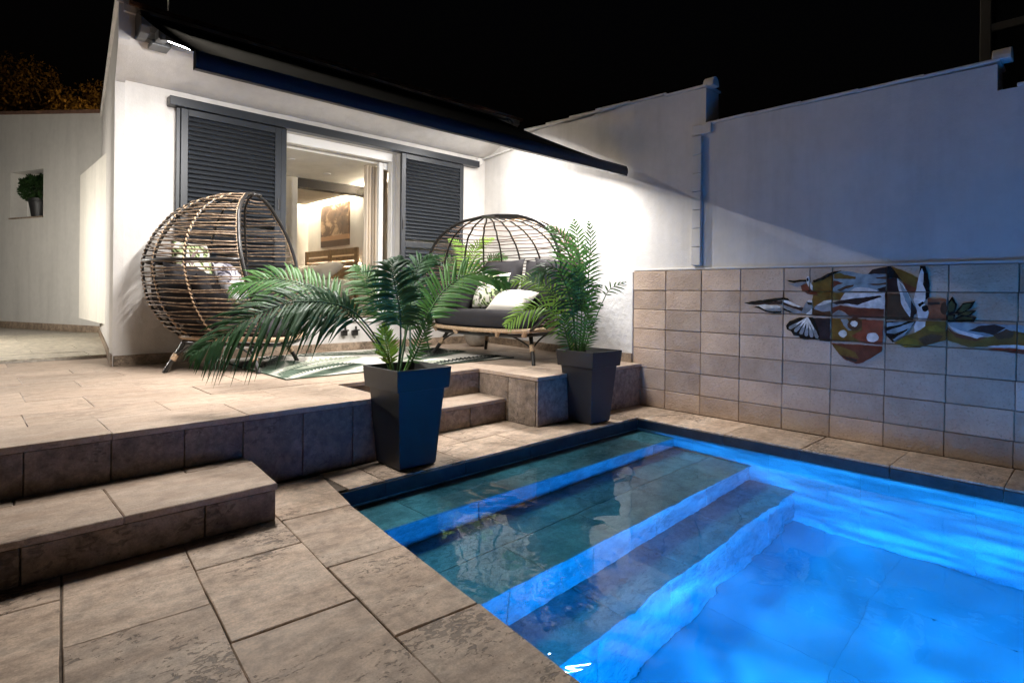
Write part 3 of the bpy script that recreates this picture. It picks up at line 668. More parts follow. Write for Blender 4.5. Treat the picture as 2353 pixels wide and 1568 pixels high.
def pillow(name, c, size, rot, mat, label, cat='pillow', group=None, puff=1.0):
    """soft square cushion with pinched corners"""
    n = 10; w_, h_, d_ = size; vs = []; fs = []
    for side_ in (1, -1):
        for i in range(n + 1):
            for j in range(n + 1):
                u, v = -1 + 2 * i / n, -1 + 2 * j / n
                k = max(0, (1 - u ** 4) * (1 - v ** 4)) ** .55
                e = 1 - .07 * (1 - abs(u)) * abs(v) ** 2 - .0
                ex = 1 - .08 * (1 - v * v) * abs(u) ** 3; ey = 1 - .08 * (1 - u * u) * abs(v) ** 3
                wr = .012 * math.sin(5 * u + 3 * v + size[0] * 40) * k
                vs.append((u * w_ / 2 * ex, v * h_ / 2 * ey, side_ * (k * d_ / 2 * puff + wr * .5) ))
    m1 = (n + 1) ** 2
    for s_ in (0, 1):
        for i in range(n):
            for j in range(n):
                q = [s_ * m1 + i * (n + 1) + j, s_ * m1 + (i + 1) * (n + 1) + j, s_ * m1 + (i + 1) * (n + 1) + j + 1, s_ * m1 + i * (n + 1) + j + 1]
                fs.append(tuple(q if s_ == 0 else q[::-1]))
    me = bpy.data.meshes.new(name); me.from_pydata(vs, [], fs)
    bm = bmesh.new(); bm.from_mesh(me); bmesh.ops.remove_doubles(bm, verts=bm.verts, dist=1e-5); bmesh.ops.recalc_face_normals(bm, faces=bm.faces); bm.to_mesh(me); bm.free()
    for p in me.polygons: p.use_smooth = True
    me.materials.append(M[mat]); o = bpy.data.objects.new(name, me); col.objects.link(o)
    o.location = c; o.rotation_euler = rot; ORG[o.name] = Vector(c)
    return tag(o, label, cat, group)
pillow('bed_pillow', (4.15, 9.5, 1.38), (.42, .62, .16), (R(0), R(-28), R(4)), 'linen', 'white bed pillow at the far end of the headboard', group='bed pillows')
pillow('bed_pillow', (4.12, 8.95, 1.38), (.42, .62, .16), (R(3), R(-25), R(-5)), 'linen', 'beige bed pillow before the middle of the headboard', group='bed pillows')
pillow('bed_pillow', (4.10, 8.42, 1.39), (.44, .60, .19), (R(-3), R(-30), R(6)), 'linen', 'white bed pillow nearest the terrace door', group='bed pillows')
pic = thing('wall_picture', (4.59, 9.03, 1.83), 'sepia cloud picture hanging above the oak headboard', 'picture')
MB().box(4.565, 4.60, 8.54, 9.49, 1.83, 2.53).build('canvas', 'picture', pic)
cv = MB(); npt = 40
vs = []; 
for zz in (.78, 2.66):
    for i in range(npt + 1): vs.append((4.02 - .32 * i / npt, 6.50 + .03 * math.sin(i * 1.15), zz))
cv.add(vs, [(i, i + 1, npt + 2 + i, npt + 1 + i) for i in range(npt)])
co = cv.build('curtain', 'curtain', smooth=True); md = co.modifiers.new('thickness', 'SOLIDIFY'); md.thickness = .004
tag(co, 'cream curtain hanging at the right of the bedroom door', 'curtain')

# small lamp on the roof edge, just above the picture (its star rays cross the top edge of the photograph)
rl = at(388, -42, 6.65)
MB().prism([(1.19, 6.701), (5.45, 6.701), (5.45, 10.4), (1.67, 10.4)], 3.38, 3.458, lambda a, b, c: (a, b, c)).build('roof', 'captile', house, recalc=True)
t = thing('roof_lamp', (rl.x, rl.y, 3.458), 'small lamp on a short post at the roof edge above the awning', 'lamp')
MB().tube([(rl.x, rl.y + .03, 3.458), (rl.x, rl.y + .03, rl.z)], .007, 6).build('post', 'black', t, smooth='auto')
MB().box(rl.x - .05, rl.x + .05, rl.y + .0, rl.y + .06, rl.z - .04, rl.z + .05).build('housing', 'black', t, bevel=.008)
MB().box(rl.x - .04, rl.x + .04, rl.y - .012, rl.y - .001, rl.z - .03, rl.z + .04).build('lens', 'led_roof', t)
# fittings on the facade
for i, x in enumerate((3.24, 3.375)):
    t = thing('wall_socket', (x, FY, .62), ('black outdoor socket with flip lid, left of the pair below the door', 'black outdoor socket with flip lid, right of the pair below the door')[i], 'socket', 'sockets under the door sill')
    MB().box(x - .035, x + .035, FY - .045, FY - .001, .585, .645).build('housing', 'black', t, bevel=.006)
    MB().box(x - .03, x + .045, FY - .06, FY - .046, .64, .655).build('lid', 'black', t, bevel=.003, segs=1)
    MB().tube([(x + .01, FY - .03, .645), (x + .01, FY - .03, .69)], .012, 8).build('cable_gland', 'black', t, smooth='auto')
t = thing('junction_box', (5.26, FY, 2.93), 'round white junction box with conduit under the soffit corner', 'junction box')
m = MB().lathe([(.05, 0), (.05, .04), (.044, .05), (.001, .052)], n=20); m.v = [Vector((5.24 + v.x, FY - v.z, 2.90 + v.y)) for v in m.v]; m.build('body', 'pvc', t, smooth='auto', recalc=True)
MB().tube([(5.26, FY - .02, 2.92), (5.30, FY - .02, 2.945), (5.27, 5.75, 2.955), (5.23, 5.45, 2.96)], .011, 8).build('conduit', 'pvc', t, smooth='auto')

# ------------------------------------------------------------------ awning with light strips on its folding arms
aw = thing('awning', (3.0, 5.5, 3.15), 'charcoal folding-arm awning with lit arm strips over the terrace', 'awning')
AX0, AX1 = .945, 4.87
cas = [(5.598, 3.17), (5.598, 3.30), (5.55, 3.325), (5.45, 3.315), (5.40, 3.27), (5.39, 3.20), (5.42, 3.165), (5.5, 3.155)]
MB().prism(cas, 1.14, 5.12, lambda a, b, c: (c, a, b)).build('cassette', 'awning_grey', aw, smooth='auto', recalc=True)
ec = [(5.60, 3.135), (5.60, 3.32), (5.55, 3.345), (5.44, 3.33), (5.38, 3.28), (5.37, 3.19), (5.41, 3.145), (5.5, 3.128)]
for x0, x1 in ((1.07, 1.14), (5.12, 5.17)): MB().prism(ec, x0, x1, lambda a, b, c: (c, a, b)).build('end_cap', 'awning_grey', aw, bevel=.008, recalc=True)
for x0 in (1.16, 4.8): MB().box(x0, x0 + .14, 5.44, 5.599, 3.085, 3.125).build('wall_bracket', 'awning_grey', aw, bevel=.005)
FA, FB = Vector((0, 5.42, 3.285)), Vector((0, 3.475, 2.374))      # fabric line
fb = MB(); nf = 24; vs = []
for i in range(nf + 1):
    p = FA.lerp(FB, i / nf); sag = .02 * math.sin(math.pi * i / nf)
    for k in range(13): vs.append((AX0 + .02 + (AX1 - AX0 - .04) * k / 12 + .1 * (1 - i / nf) * (1 if k == 0 else 0), p.y, p.z - sag))
fb.add(vs, [(i * 13 + k, i * 13 + k + 1, (i + 1) * 13 + k + 1, (i + 1) * 13 + k) for i in range(nf) for k in range(12)])
fo = fb.build('fabric', 'fabric_dark', aw, smooth=True); md = fo.modifiers.new('thickness', 'SOLIDIFY'); md.thickness = .003
bar = [(3.47, 2.282), (3.47, 2.372), (3.455, 2.384), (3.43, 2.378), (3.415, 2.35), (3.412, 2.31), (3.42, 2.29), (3.42, 2.278)]
MB().prism(bar, AX0, AX1, lambda a, b, c: (c, a, b)).build('front_bar', 'charcoal', aw, smooth='auto', recalc=True)
for x0 in (AX0 - .012, AX1): MB().prism([(p[0], p[1]) for p in bar], x0, x0 + .012, lambda a, b, c: (c, a, b)).build('bar_cap', 'black', aw, recalc=True)
def arm(S, Eb, Hh):
    def seg(a, b, lm):
        a, b = Vector(a), Vector(b); d = (b - a).normalized(); s = d.cross(Vector((0, 0, 1))).normalized(); u = s.cross(d)
        m = MB(); hw, hh = .018, .03
        q = [(hw, hh), (-hw, hh), (-hw, -hh), (hw, -hh)]
        m.add([a + s * x + u * y for x, y in q] + [b + s * x + u * y for x, y in q], [(0, 1, 2, 3), (7, 6, 5, 4), (0, 4, 5, 1), (1, 5, 6, 2), (2, 6, 7, 3), (3, 7, 4, 0)])
        o = m.build('arm', 'awning_grey', aw, bevel=.006, recalc=True)
        l = MB(); a2, b2 = a + d * .06, b - d * .06
        q = [(.012, -hh - .001), (-.012, -hh - .001), (-.012, -hh - .0035), (.012, -hh - .0035)]
        l.add([a2 + s * x + u * y for x, y in q] + [b2 + s * x + u * y for x, y in q], [(0, 1, 2, 3), (7, 6, 5, 4), (0, 4, 5, 1), (1, 5, 6, 2), (2, 6, 7, 3), (3, 7, 4, 0)])
        l.build('led_strip', 'led_white', o, recalc=True)
        ld = bpy.data.lights.new('strip_light', 'AREA'); ld.shape = 'RECTANGLE'; ld.size = (b2 - a2).length; ld.size_y = .02; ld.energy = lm; ld.color = (1.0, 0.968, 0.935)
        lo = bpy.data.objects.new('strip_light', ld); col.objects.link(lo); ld.cycles.is_caustics_light = True
        mm = Matrix((d, u.cross(d), u)).transposed().to_4x4(); mm.translation = (a2 + b2) / 2 - u * (hh + .006)
        lo.parent = o; lo.matrix_parent_inverse = Matrix.Translation(-ORG[o.name]); lo.matrix_basis = mm
    seg(S, Eb, LED_UP); seg(Eb, Hh, LED_FORE)
    MB().lathe([(.03, -.04), (.036, -.03), (.036, .03), (.03, .04)], Eb, 16).build('elbow', 'awning_grey', aw, smooth='auto')
    MB().lathe([(.03, -.045), (.034, -.03), (.034, .03), (.03, .045)], S, 16).build('shoulder', 'awning_grey', aw, smooth='auto')
    MB().box(S[0] - .04, S[0] + .03, S[1], 5.40, S[2] - .03, S[2] + .05).build('shoulder_bracket', 'awning_grey', aw, bevel=.005)
arm((1.21, 5.28, 3.115), (1.80, 4.45, 2.715), (1.32, 3.50, 2.335))
arm((4.74, 5.28, 3.115), (4.16, 4.45, 2.715), (4.54, 3.50, 2.335))

# ------------------------------------------------------------------ boundary wall on the right
bw = thing('boundary_wall', (5.0, 3.0, 0), 'tall white boundary wall with a lower band of stone-coloured blocks', 'wall')
UX = 4.957
def yz(x0, x1): return lambda a, b, c: (c, a, b)
MB().prism([(PYN - .4, -.05), (3.40, -.05), (3.40, 3.03), (2.62, 2.985), (2.62, 2.645), (.56, 2.635), (.56, 2.46), (PYN - .4, 2.45)], UX, UX + .24, yz(0, 0)).build('upper_wall', 'plaster', bw, recalc=True)
def bend(y, off): # the stretch of wall that leans away towards the house
    k = (y - 3.40) / 2.75; return UX + (5.365 - UX) * k - off
random.seed(11)
bpoly = [(3.40, -.05), (6.4, -.05), (6.4, 3.17)] + [(6.3 - .19 * i, 3.16 - .0085 * i + random.uniform(-.02, .012)) for i in range(15)] + [(3.40, 3.03)]
m = MB(); n = len(bpoly)
m.add([(bend(a, 0), a, b) for a, b in bpoly] + [(bend(a, 0) + .24, a, b) for a, b in bpoly], [tuple(range(n)), tuple(range(n, 2 * n))[::-1]] + [(i, (i + 1) % n, n + (i + 1) % n, n + i) for i in range(n)])
m.build('gable_wall', 'plaster', bw, recalc=True)
m = MB(); lb = [(3.372, .0), (6.149, .0), (6.149, 1.325), (3.372, 1.325)]; n = 4
m.add([(bend(a, .028) if i in (1, 2) else 4.929, a, b) for i, (a, b) in enumerate(lb)] + [(bend(a, -.02), a, b) for a, b in lb], [tuple(range(n)), tuple(range(n, 2 * n))[::-1]] + [(i, (i + 1) % n, n + (i + 1) % n, n + i) for i in range(n)])
m.build('lower_plaster', 'plaster_rough', bw, bevel=.012, recalc=True)
MB().box(4.944, UX + .01, PYN - .4, 3.371, -.05, 1.322).build('block_backing', 'grout', bw)
MB().box(4.934, UX + .002, PYN - .4, 3.371, 1.324, 1.345).build('ledge', 'plaster', bw, bevel=.006)
by = [3.366 - .366 * i for i in range(14)]
bz = [0.0, .175, .372, .563, .755, .945, 1.132, 1.322]
CELLS = []
random.seed(5)
for i in range(13):
    for k in range(7):
        y1, y0, z0, z1 = by[i], by[i + 1], bz[k], bz[k + 1]
        if y1 < -1.4: continue
        sk = .045 * (i / 8) * (1 - k / 6) * .5    # courses drift a little
        y0 += sk; y1 += sk * (1 if i else 0)
        gp = .0034
        cells = [(y0, y1)]
        if (i, k) == (4, 6): cells = [(y0, y0 + .165), (y0 + .165, y1)]
        for a, b in cells:
            jx = random.uniform(-.002, .002)
            x_ = 4.930 + jx
            q = [(a + gp, z0 + gp + .0), (b - gp, z0 + gp), (b - gp, z1 - gp), (a + gp, z1 - gp)]
            MB().prism(q, x_, 4.946, lambda p, q_, c: (c, p, q_)).build('block', 'block', bw, bevel=.003, segs=1, recalc=True)
            CELLS.append((a + gp, b - gp, z0 + gp, z1 - gp))
for x0, x1, a in ((3.372, 4.0, 0), (4.0, 4.65, 0), (4.65, 5.3, 0), (5.3, 6.13, 0)):
    m = MB(); pts = [(bend(x0 + .003, .030) if x0 > 3.38 else 4.927, x0 + .003), (bend(x1 - .003, .030), x1 - .003)]
    (xa, ya), (xb, yb_) = pts
    m.add([(xa - .014, ya, T), (xb - .014, yb_, T), (xb - .014, yb_, T + .09), (xa - .014, ya, T + .09), (xa + .004, ya, T), (xb + .004, yb_, T), (xb + .004, yb_, T + .09), (xa + .004, ya, T + .09)],
          [(0, 1, 2, 3), (7, 6, 5, 4), (3, 2, 6, 7), (0, 3, 7, 4), (1, 5, 6, 2), (0, 4, 5, 1)]); m.build('skirting_tile', 'skirt', bw, recalc=True)
for i in range(7):
    z0 = 1.365 + i * .169
    MB().box(4.915, UX + .001, 2.642, 2.735, z0 + .002, z0 + .166).build('brick', 'plaster', bw, bevel=.004, segs=2)
MB().box(4.93, UX + .001, 2.555, 2.755, 2.562, 2.655).build('ledge_block', 'plaster', bw, bevel=.008)
# roof tiles capping the wall
random.seed(21)
def cap(y0, y1, z0, z1, x=UX):
    m = MB().add([(x - .015, y0, z0), (x + .27, y0, z0), (x + .27, y1, z1), (x - .015, y1, z1), (x - .015, y0, z0 + .022), (x + .27, y0, z0 + .022), (x + .27, y1, z1 + .022), (x - .015, y1, z1 + .022)],
                 [(0, 3, 2, 1), (4, 5, 6, 7), (0, 1, 5, 4), (1, 2, 6, 5), (2, 3, 7, 6), (3, 0, 4, 7)]); m.build('cap_tile', 'plaster', bw, bevel=.004, segs=1)
for i in range(5): cap(.545 + .415 * i, .545 + .415 * i + .43, 2.652 - .002, 2.641 + .003)
for i in range(3): cap(PYN + .68 * i, PYN + .68 * i + .70, 2.468, 2.462)
for i in range(8):
    y = 2.61 + .42 * i; cap(y, y + .44, 2.996 + i * .02, 3.0 + i * .024, UX if y < 3.4 else bend(y, 0))
for (yy, zz) in ((.55, 2.66), (2.61, 3.0)):
    m = MB(); a = [(UX + .05 + .06 * math.cos(R(180 * k / 8)), zz + .085 * math.sin(R(180 * k / 8))) for k in range(9)]
    m.prism(a, yy - .06, yy + .04, lambda p, q, c: (p, c, q)).build('ridge_tile', 'plaster', bw, recalc=True, bevel=.004)

# painted glazed tile mural set on the blocks
def clip(poly, a, b, c, d):
    def cut(P, f, it):
        o = []
        for i in range(len(P)):
            p, q = P[i], P[(i + 1) % len(P)]; ip, iq = f(p), f(q)
            if ip: o.append(p)
            if ip != iq: o.append(it(p, q))
        return o
    li = lambda k, v: (lambda p, q: tuple(p[j] + (q[j] - p[j]) * (v - p[k]) / (q[k] - p[k]) for j in (0, 1)))
    for k, v, sgn in ((0, a, 1), (0, b, -1), (1, c, 1), (1, d, -1)):
        if not poly: return []
        poly = cut(poly, lambda p: (p[k] - v) * sgn >= 0, li(k, v))
    return poly
def zA(x, y): return ((2000 + x * .1977) / 1.1718, (690 + y * .1977) / 1.1718)
def zB(x, y): return ((2350 + x * .1977) / 1.1718, (690 + y * .1977) / 1.1718)
MURAL = []
def ma(c, *p): MURAL.append((c, [zA(*q) for q in p]))
def mbp(c, *p): MURAL.append((c, [zB(*q) for q in p]))
def circ(fn, c, x, y, rx, ry, n=14, j=.12): fn(c, *[(x + rx * (1 + random.uniform(-j, j)) * math.cos(2 * math.pi * k / n), y + ry * (1 + random.uniform(-j, j)) * math.sin(2 * math.pi * k / n)) for k in range(n)])
random.seed(9)
ma('olive', (940, 350), (1100, 310), (1225, 240), (1225, 480), (1390, 490), (1330, 590), (1180, 600), (1060, 640), (960, 710), (940, 600), (960, 480))
ma('sky', (1230, 230), (1345, 198), (1500, 210), (1620, 240), (1960, 240), (1950, 490), (1230, 490))
ma('olive', (1240, 240), (1320, 222), (1380, 250), (1540, 280), (1530, 310), (1240, 302))
ma('maroon', (1190, 400), (1240, 328), (1290, 335), (1370, 365), (1290, 385), (1225, 430))
ma('brown', (1280, 455), (1390, 405), (1510, 385), (1500, 410), (1400, 440), (1330, 478))
ma('brown', (1800, 290), (1960, 275), (1955, 310), (1830, 305)); ma('brown', (1690, 375), (1850, 370), (1950, 350), (1950, 385), (1780, 395)); ma('dark', (1830, 440), (1950, 405), (1945, 475), (1860, 475))
ma('dark', (1700, 240), (1760, 180), (1900, 150), (1965, 145), (1962, 238))
ma('white', (1450, 482), (1520, 430), (1600, 418), (1720, 430), (1830, 465), (1830, 486))
ma('white', (1385, 498), (1945, 500), (1930, 712), (1700, 702), (1560, 694), (1360, 655), (1500, 600), (1325, 590))
ma('dark', (1110, 650), (1330, 600), (1500, 572), (1870, 532), (1892, 550), (1700, 612), (1560, 664), (1400, 640), (1200, 665), (1120, 672))
ma('brown', (945, 700), (1080, 755), (1190, 735), (1190, 820), (950, 805))
ma('grey', (980, 680), (1060, 640), (1210, 630), (1300, 665), (1200, 740), (1080, 752), (975, 720)); ma('white', (1000, 668), (1100, 605), (1200, 592), (1215, 612), (1090, 660))
ma('maroon', (1205, 700), (1330, 662), (1500, 695), (1920, 715), (1910, 845), (1490, 832), (1350, 740), (1300, 728), (1205, 790)); ma('grey', (1200, 800), (1300, 728), (1400, 782), (1500, 832), (1210, 826))
ma('dark', (950, 835), (1192, 842), (1180, 1158), (1045, 1146), (1020, 1000))
ma('olive', (1205, 842), (1680, 852), (1640, 1158), (1195, 1152)); ma('red', (1620, 862), (1912, 872), (1900, 1205), (1640, 1175), (1480, 1080), (1620, 1000))
ma('grey', (1330, 850), (1420, 850), (1500, 1000), (1440, 1010), (1370, 940)); circ(ma, 'brown', 1525, 925, 100, 90); circ(ma, 'white', 1515, 915, 50, 42); circ(ma, 'white', 1362, 1050, 56, 50); circ(ma, 'white', 1762, 1102, 88, 68)
ma('maroon', (1205, 1180), (1895, 1222), (1890, 1290), (1780, 1360), (1640, 1440), (1540, 1460), (1400, 1410), (1310, 1330), (1250, 1250)); ma('olive', (1210, 1186), (1380, 1240), (1530, 1300), (1580, 1390), (1500, 1370), (1330, 1340), (1270, 1280)); ma('dark', (1310, 1330), (1400, 1365), (1560, 1400), (1540, 1440), (1420, 1400))
ma('black', (20, 630), (200, 600), (400, 575), (545, 558), (610, 568), (655, 622), (600, 602), (540, 592), (300, 640), (180, 658), (90, 650))
ma('dark', (120, 645), (300, 635), (540, 600), (530, 655), (420, 652), (250, 660)); ma('white', (180, 668), (300, 652), (470, 668), (525, 690), (450, 704), (290, 714)); ma('grey', (290, 718), (520, 692), (520, 745), (400, 752), (320, 738)); ma('black', (150, 692), (220, 676), (290, 722), (400, 748), (525, 742), (520, 766), (430, 774), (300, 748), (210, 702))
ma('white', (545, 590), (620, 602), (700, 640), (790, 682), (770, 694), (680, 668), (545, 618)); ma('dark', (545, 622), (680, 680), (800, 692), (835, 700), (800, 745), (690, 704), (545, 654)); ma('grey', (545, 658), (690, 712), (800, 748), (770, 774), (690, 768), (545, 704)); ma('black', (545, 700), (690, 762), (640, 766), (545, 722))
ma('grey', (790, 770), (850, 640), (880, 600), (940, 600), (942, 720), (870, 784)); ma('white', (850, 795), (910, 742), (942, 706), (942, 775), (910, 804)); ma('black', (868, 618), (942, 632), (936, 662), (890, 656)); ma('white', (870, 612), (900, 590), (942, 596), (942, 630))
ma('black', (640, 878), (588, 940), (600, 992), (660, 1022), (690, 1072), (760, 1082), (790, 1118), (840, 1128), (960, 1122), (1042, 1118), (1042, 1060), (1000, 930), (955, 828), (780, 828))
for k in range(6):
    a0 = R(205 - 25 * k * .86); c0 = (880, 830); dx, dy = math.cos(a0), -math.sin(a0)
    e = Vector((640, 975)).lerp(Vector((1015, 1100)), k / 5); dv = (e - Vector(c0)); dv.y += 25 * math.sin(math.pi * k / 5); nv = Vector((-dv.y, dv.x)).normalized()
    p = lambda t, s_: tuple(Vector(c0) + dv * t + nv * s_)
    ma('grey', p(.35, -6), p(.75, -26), p(1.0, -24), p(1.06, 0), p(1.0, 24), p(.75, 22), p(.35, 6)); ma('white', p(.0, -10), p(.55, -12 - 6 * (k % 2)), p(.66, 0), p(.5, 8), p(.0, 8))
ma('black', (580, 320), (680, 330), (780, 318), (866, 318), (870, 346), (770, 346), (700, 360), (640, 347)); ma('grey', (610, 370), (700, 362), (862, 350), (800, 402), (720, 412)); ma('maroon', (790, 400), (870, 370), (942, 450), (936, 472), (812, 470)); ma('white', (865, 292), (885, 268), (912, 280), (908, 340), (952, 400), (944, 462), (890, 400), (870, 352)); ma('black', (868, 300), (892, 290), (900, 330), (876, 342))
ma('black', (955, 328), (1060, 290), (1150, 238), (1250, 203), (1345, 193), (1300, 213), (1200, 262), (1100, 316), (965, 356)); ma('maroon', (830, 475), (1000, 478), (1030, 540), (940, 520), (880, 510))
mbp('brown', (165, 500), (380, 510), (390, 650), (480, 780), (560, 800), (540, 868), (165, 856)); mbp('dark', (190, 285), (330, 292), (385, 420), (385, 486), (190, 486)); mbp('maroon', (400, 338), (592, 430), (592, 486), (480, 486)); mbp('olive', (255, 140), (380, 180), (612, 290), (592, 432), (400, 340))
mbp('black', (198, 135), (242, 135), (330, 240), (404, 344), (350, 302), (320, 292), (190, 290)); mbp('white', (330, 296), (400, 370), (470, 480), (540, 620), (592, 740), (560, 772), (500, 822), (440, 740), (390, 650), (370, 500), (340, 400))
mbp('sky', (360, 350), (410, 400), (470, 500), (535, 630), (575, 730), (520, 740), (440, 600))
mbp('black', (645, 130), (712, 130), (742, 210), (772, 400), (766, 550), (720, 592), (630, 275)); mbp('white', (668, 160), (692, 220), (682, 380), (722, 480), (712, 600), (620, 692), (553, 592), (590, 460), (630, 262)); mbp('white', (555, 592), (640, 602), (700, 642), (762, 760), (732, 862), (620, 862), (600, 722)); circ(mbp, 'black', 712, 705, 48, 42); mbp('black', (610, 650), (680, 612), (700, 640), (640, 690)); mbp('dark', (520, 590), (600, 740), (590, 780), (510, 830))
mbp('terra', (748, 570), (1000, 582), (1000, 872), (738, 862), (768, 760), (742, 650)); mbp('dark', (750, 622), (910, 622), (912, 656), (750, 662)); circ(mbp, 'brown', 965, 710, 45, 90)
mbp('olive', (720, 882), (992, 884), (992, 1142), (870, 1172), (640, 1238), (440, 1238), (290, 1172), (450, 1080), (560, 1040), (700, 960)); mbp('yellow', (320, 1162), (450, 1092), (600, 1132), (640, 1222), (440, 1232)); mbp('brown', (620, 1120), (800, 1050), (960, 1080), (900, 1150), (700, 1210)); mbp('yellow', (720, 960), (860, 930), (980, 1000), (880, 1030), (760, 1010))
mbp('black', (180, 888), (582, 880), (450, 1052), (270, 1165), (168, 1062), (160, 960)); mbp('sky', (190, 902), (480, 882), (400, 920), (190, 962)); mbp('sky', (190, 1012), (570, 887), (500, 980), (300, 1052), (190, 1042)); mbp('sky', (270, 1132), (480, 992), (560, 922), (430, 1072), (300, 1148)); mbp('white', (598, 880), (718, 885), (712, 950), (640, 1002), (570, 1038), (560, 960))
for q in ([(1010, 690), (1040, 600), (1080, 548), (1142, 650), (1110, 770), (1030, 800)], [(1110, 772), (1220, 640), (1392, 608), (1330, 710), (1180, 792)], [(1130, 802), (1260, 740), (1407, 735), (1330, 804), (1190, 804)], [(1090, 852), (1200, 804), (1390, 820), (1407, 836), (1370, 892), (1100, 886)], [(1005, 790), (1120, 790), (1100, 888), (1005, 888)]):
    mbp('black', *q); c_ = sum((Vector(p) for p in q), Vector((0, 0))) / len(q); mbp('leaf', *[tuple(c_.lerp(Vector(p), .68)) for p in q])
mbp('sky', (1010, 896), (1940, 930), (2160, 945), (2160, 1060), (1920, 1010), (1640, 1090), (1300, 1060), (1100, 1012)); mbp('olive', (1000, 990), (1130, 1080), (1400, 1140), (1620, 1090), (1920, 1010), (2160, 1060), (2160, 1215), (1920, 1212), (1560, 1228), (1300, 1232), (1080, 1162), (990, 1122)); mbp('maroon', (1005, 960), (1120, 1040), (1380, 1110), (1560, 1100), (1400, 1150), (1130, 1100)); mbp('dark', (1290, 1010), (1480, 940), (1650, 924), (1812, 970), (1740, 1012), (1640, 1072), (1500, 1032)); mbp('brown', (1640, 1072), (1812, 985), (1920, 1020), (1900, 1100), (1700, 1130)); mbp('white', (1010, 896), (1060, 950), (1200, 1010), (1510, 1082), (1420, 1118), (1180, 1052), (1080, 992))
mbp('white', (1550, 1226), (1750, 1206), (1920, 1200), (2160, 1228), (2160, 1275), (1900, 1242), (1700, 1242)); mbp('red', (1560, 1252), (1720, 1242), (1920, 1256), (2160, 1278), (2160, 1345), (1900, 1312), (1730, 1278))
mural = None
for i, (c, poly) in enumerate(MURAL):
    P = [onx(px, py, 4.93) for px, py in poly]; P = [(p.y, min(p.z, 1.3205)) for p in P]
    # ragged glaze outline
    out = []
    for k in range(len(P)):
        a, b = Vector(P[k]), Vector(P[(k + 1) % len(P)]); out.append(tuple(a)); L = (b - a).length
        nn = int(L / .018)
        for t in range(1, nn): out.append(tuple(a.lerp(b, t / nn) + Vector((random.uniform(-1, 1), random.uniform(-1, 1))) * .0022))
    m = MB(); xf = 4.9268 - .00009 * i
    for (a, b, z0, z1) in CELLS:
        q = clip(out, a, b, z0, z1)
        if len(q) >= 3: m.prism(q, 4.9335, xf, lambda p, r, cc: (cc, p, r))
    if not m.v: continue
    if mural is None:
        mural = m.build('mural', 'glaze_' + c, bw, recalc=True); mural['label'] = 'glazed painted mural of pale birds over brown and ochre shapes'
    else: m.build('glaze_patch', 'glaze_' + c, mural, recalc=True)

# ------------------------------------------------------------------ garden wall and back yard at the left
gw = thing('garden_wall', (1.1, 11.7, T), 'grey plastered garden wall with a small window niche at the left', 'wall')
b0, b1 = Vector((1.608, 10.43, 0)), Vector((.593, 12.92, 0)); dv = (b1 - b0).normalized(); nv = Vector((-dv.y, dv.x, 0)); nv = nv if nv.y < 0 else -nv
Lw = (b1 - b0).length
def gp_(s, z, off): p = b0 + dv * s - nv * off; return (p.x, p.y, z)
def topz(s): return 3.69 + .105 * s
n0, n1, nz0, nz1 = 1.50, 2.42, 2.215, 2.985
gm = MB()
for poly in ([(-.2, T - .05), (n0, T - .05), (n0, topz(n0)), (-.2, topz(-.2))], [(n1, T - .05), (5.5, T - .05), (5.5, topz(5.5)), (n1, topz(n1))], [(n0, T - .05), (n1, T - .05), (n1, nz0), (n0, nz0)], [(n0, nz1), (n1, nz1), (n1, topz(n1)), (n0, topz(n0))]):
    gm.prism(poly, 0, .32, gp_)
gm.build('wall', 'plaster_grey', gw, recalc=True)
MB().prism([(-.25, topz(-.25)), (5.5, topz(5.5)), (5.5, topz(5.5) + .05), (-.25, topz(-.25) + .05)], -.03, .34, gp_).build('coping', 'captile', gw, recalc=True)
MB().prism([(n0 - .01, nz0 + .001), (n1 + .01, nz0 + .001), (n1 + .01, nz0 + .022), (n0 - .01, nz0 + .022)], -.02, .28, gp_).build('sill', 'skirt', gw, recalc=True)
wf = MB()
for poly in ([(n0, nz0), (n0 + .09, nz0), (n0 + .09, nz1), (n0, nz1)], [(n1 - .09, nz0), (n1, nz0), (n1, nz1), (n1 - .09, nz1)], [(n0 + .09, nz1 - .09), (n1 - .09, nz1 - .09), (n1 - .09, nz1), (n0 + .09, nz1)], [(n0 + .09, nz0), (n1 - .09, nz0), (n1 - .09, nz0 + .08), (n0 + .09, nz0 + .08)]):
    wf.prism(poly, .24, .31, gp_)
wf.build('window_frame', 'pvc', gw, recalc=True)
MB().prism([(n0 + .085, nz0 + .075), (n1 - .085, nz0 + .075), (n1 - .085, nz1 - .085), (n0 + .085, nz1 - .085)], .275, .285, gp_).build('pane', 'glassdark', gw, recalc=True)
for s0 in [k * .62 for k in range(7)]:
    MB().prism([(s0 + .003, .43), (s0 + .617, .43), (s0 + .617, .54), (s0 + .003, .54)], -.016, .004, gp_).build('skirting_tile', 'skirt', gw, recalc=True)
yard = struct(MB().add([(-3, 6.98, .425), (1.16, 6.98, .425), (1.62, 10.5, .425), (.2, 14.2, .425), (-3, 14.2, .425), (-3, 6.98, .3), (1.16, 6.98, .3)], [(0, 1, 2, 3, 4), (5, 6, 1, 0)]).build('yard_floor', 'mortar_light'))
yx = [-3.0, -2.2, -1.4, -.6, .2, 1.0]
for k in range(8):
    y0 = 7.0 + k * .45
    for j in range(6):
        x0 = -3 + (j * .8 + (k % 2) * .4); x1 = x0 + .8; xm = 1.14 + .1303 * (y0 - 7.0)
        if x0 < xm - .1: tedge(x0, x1 if x1 < xm - .1 else 9, y0, y0 + .45, yard, .425, .44, 'yard')
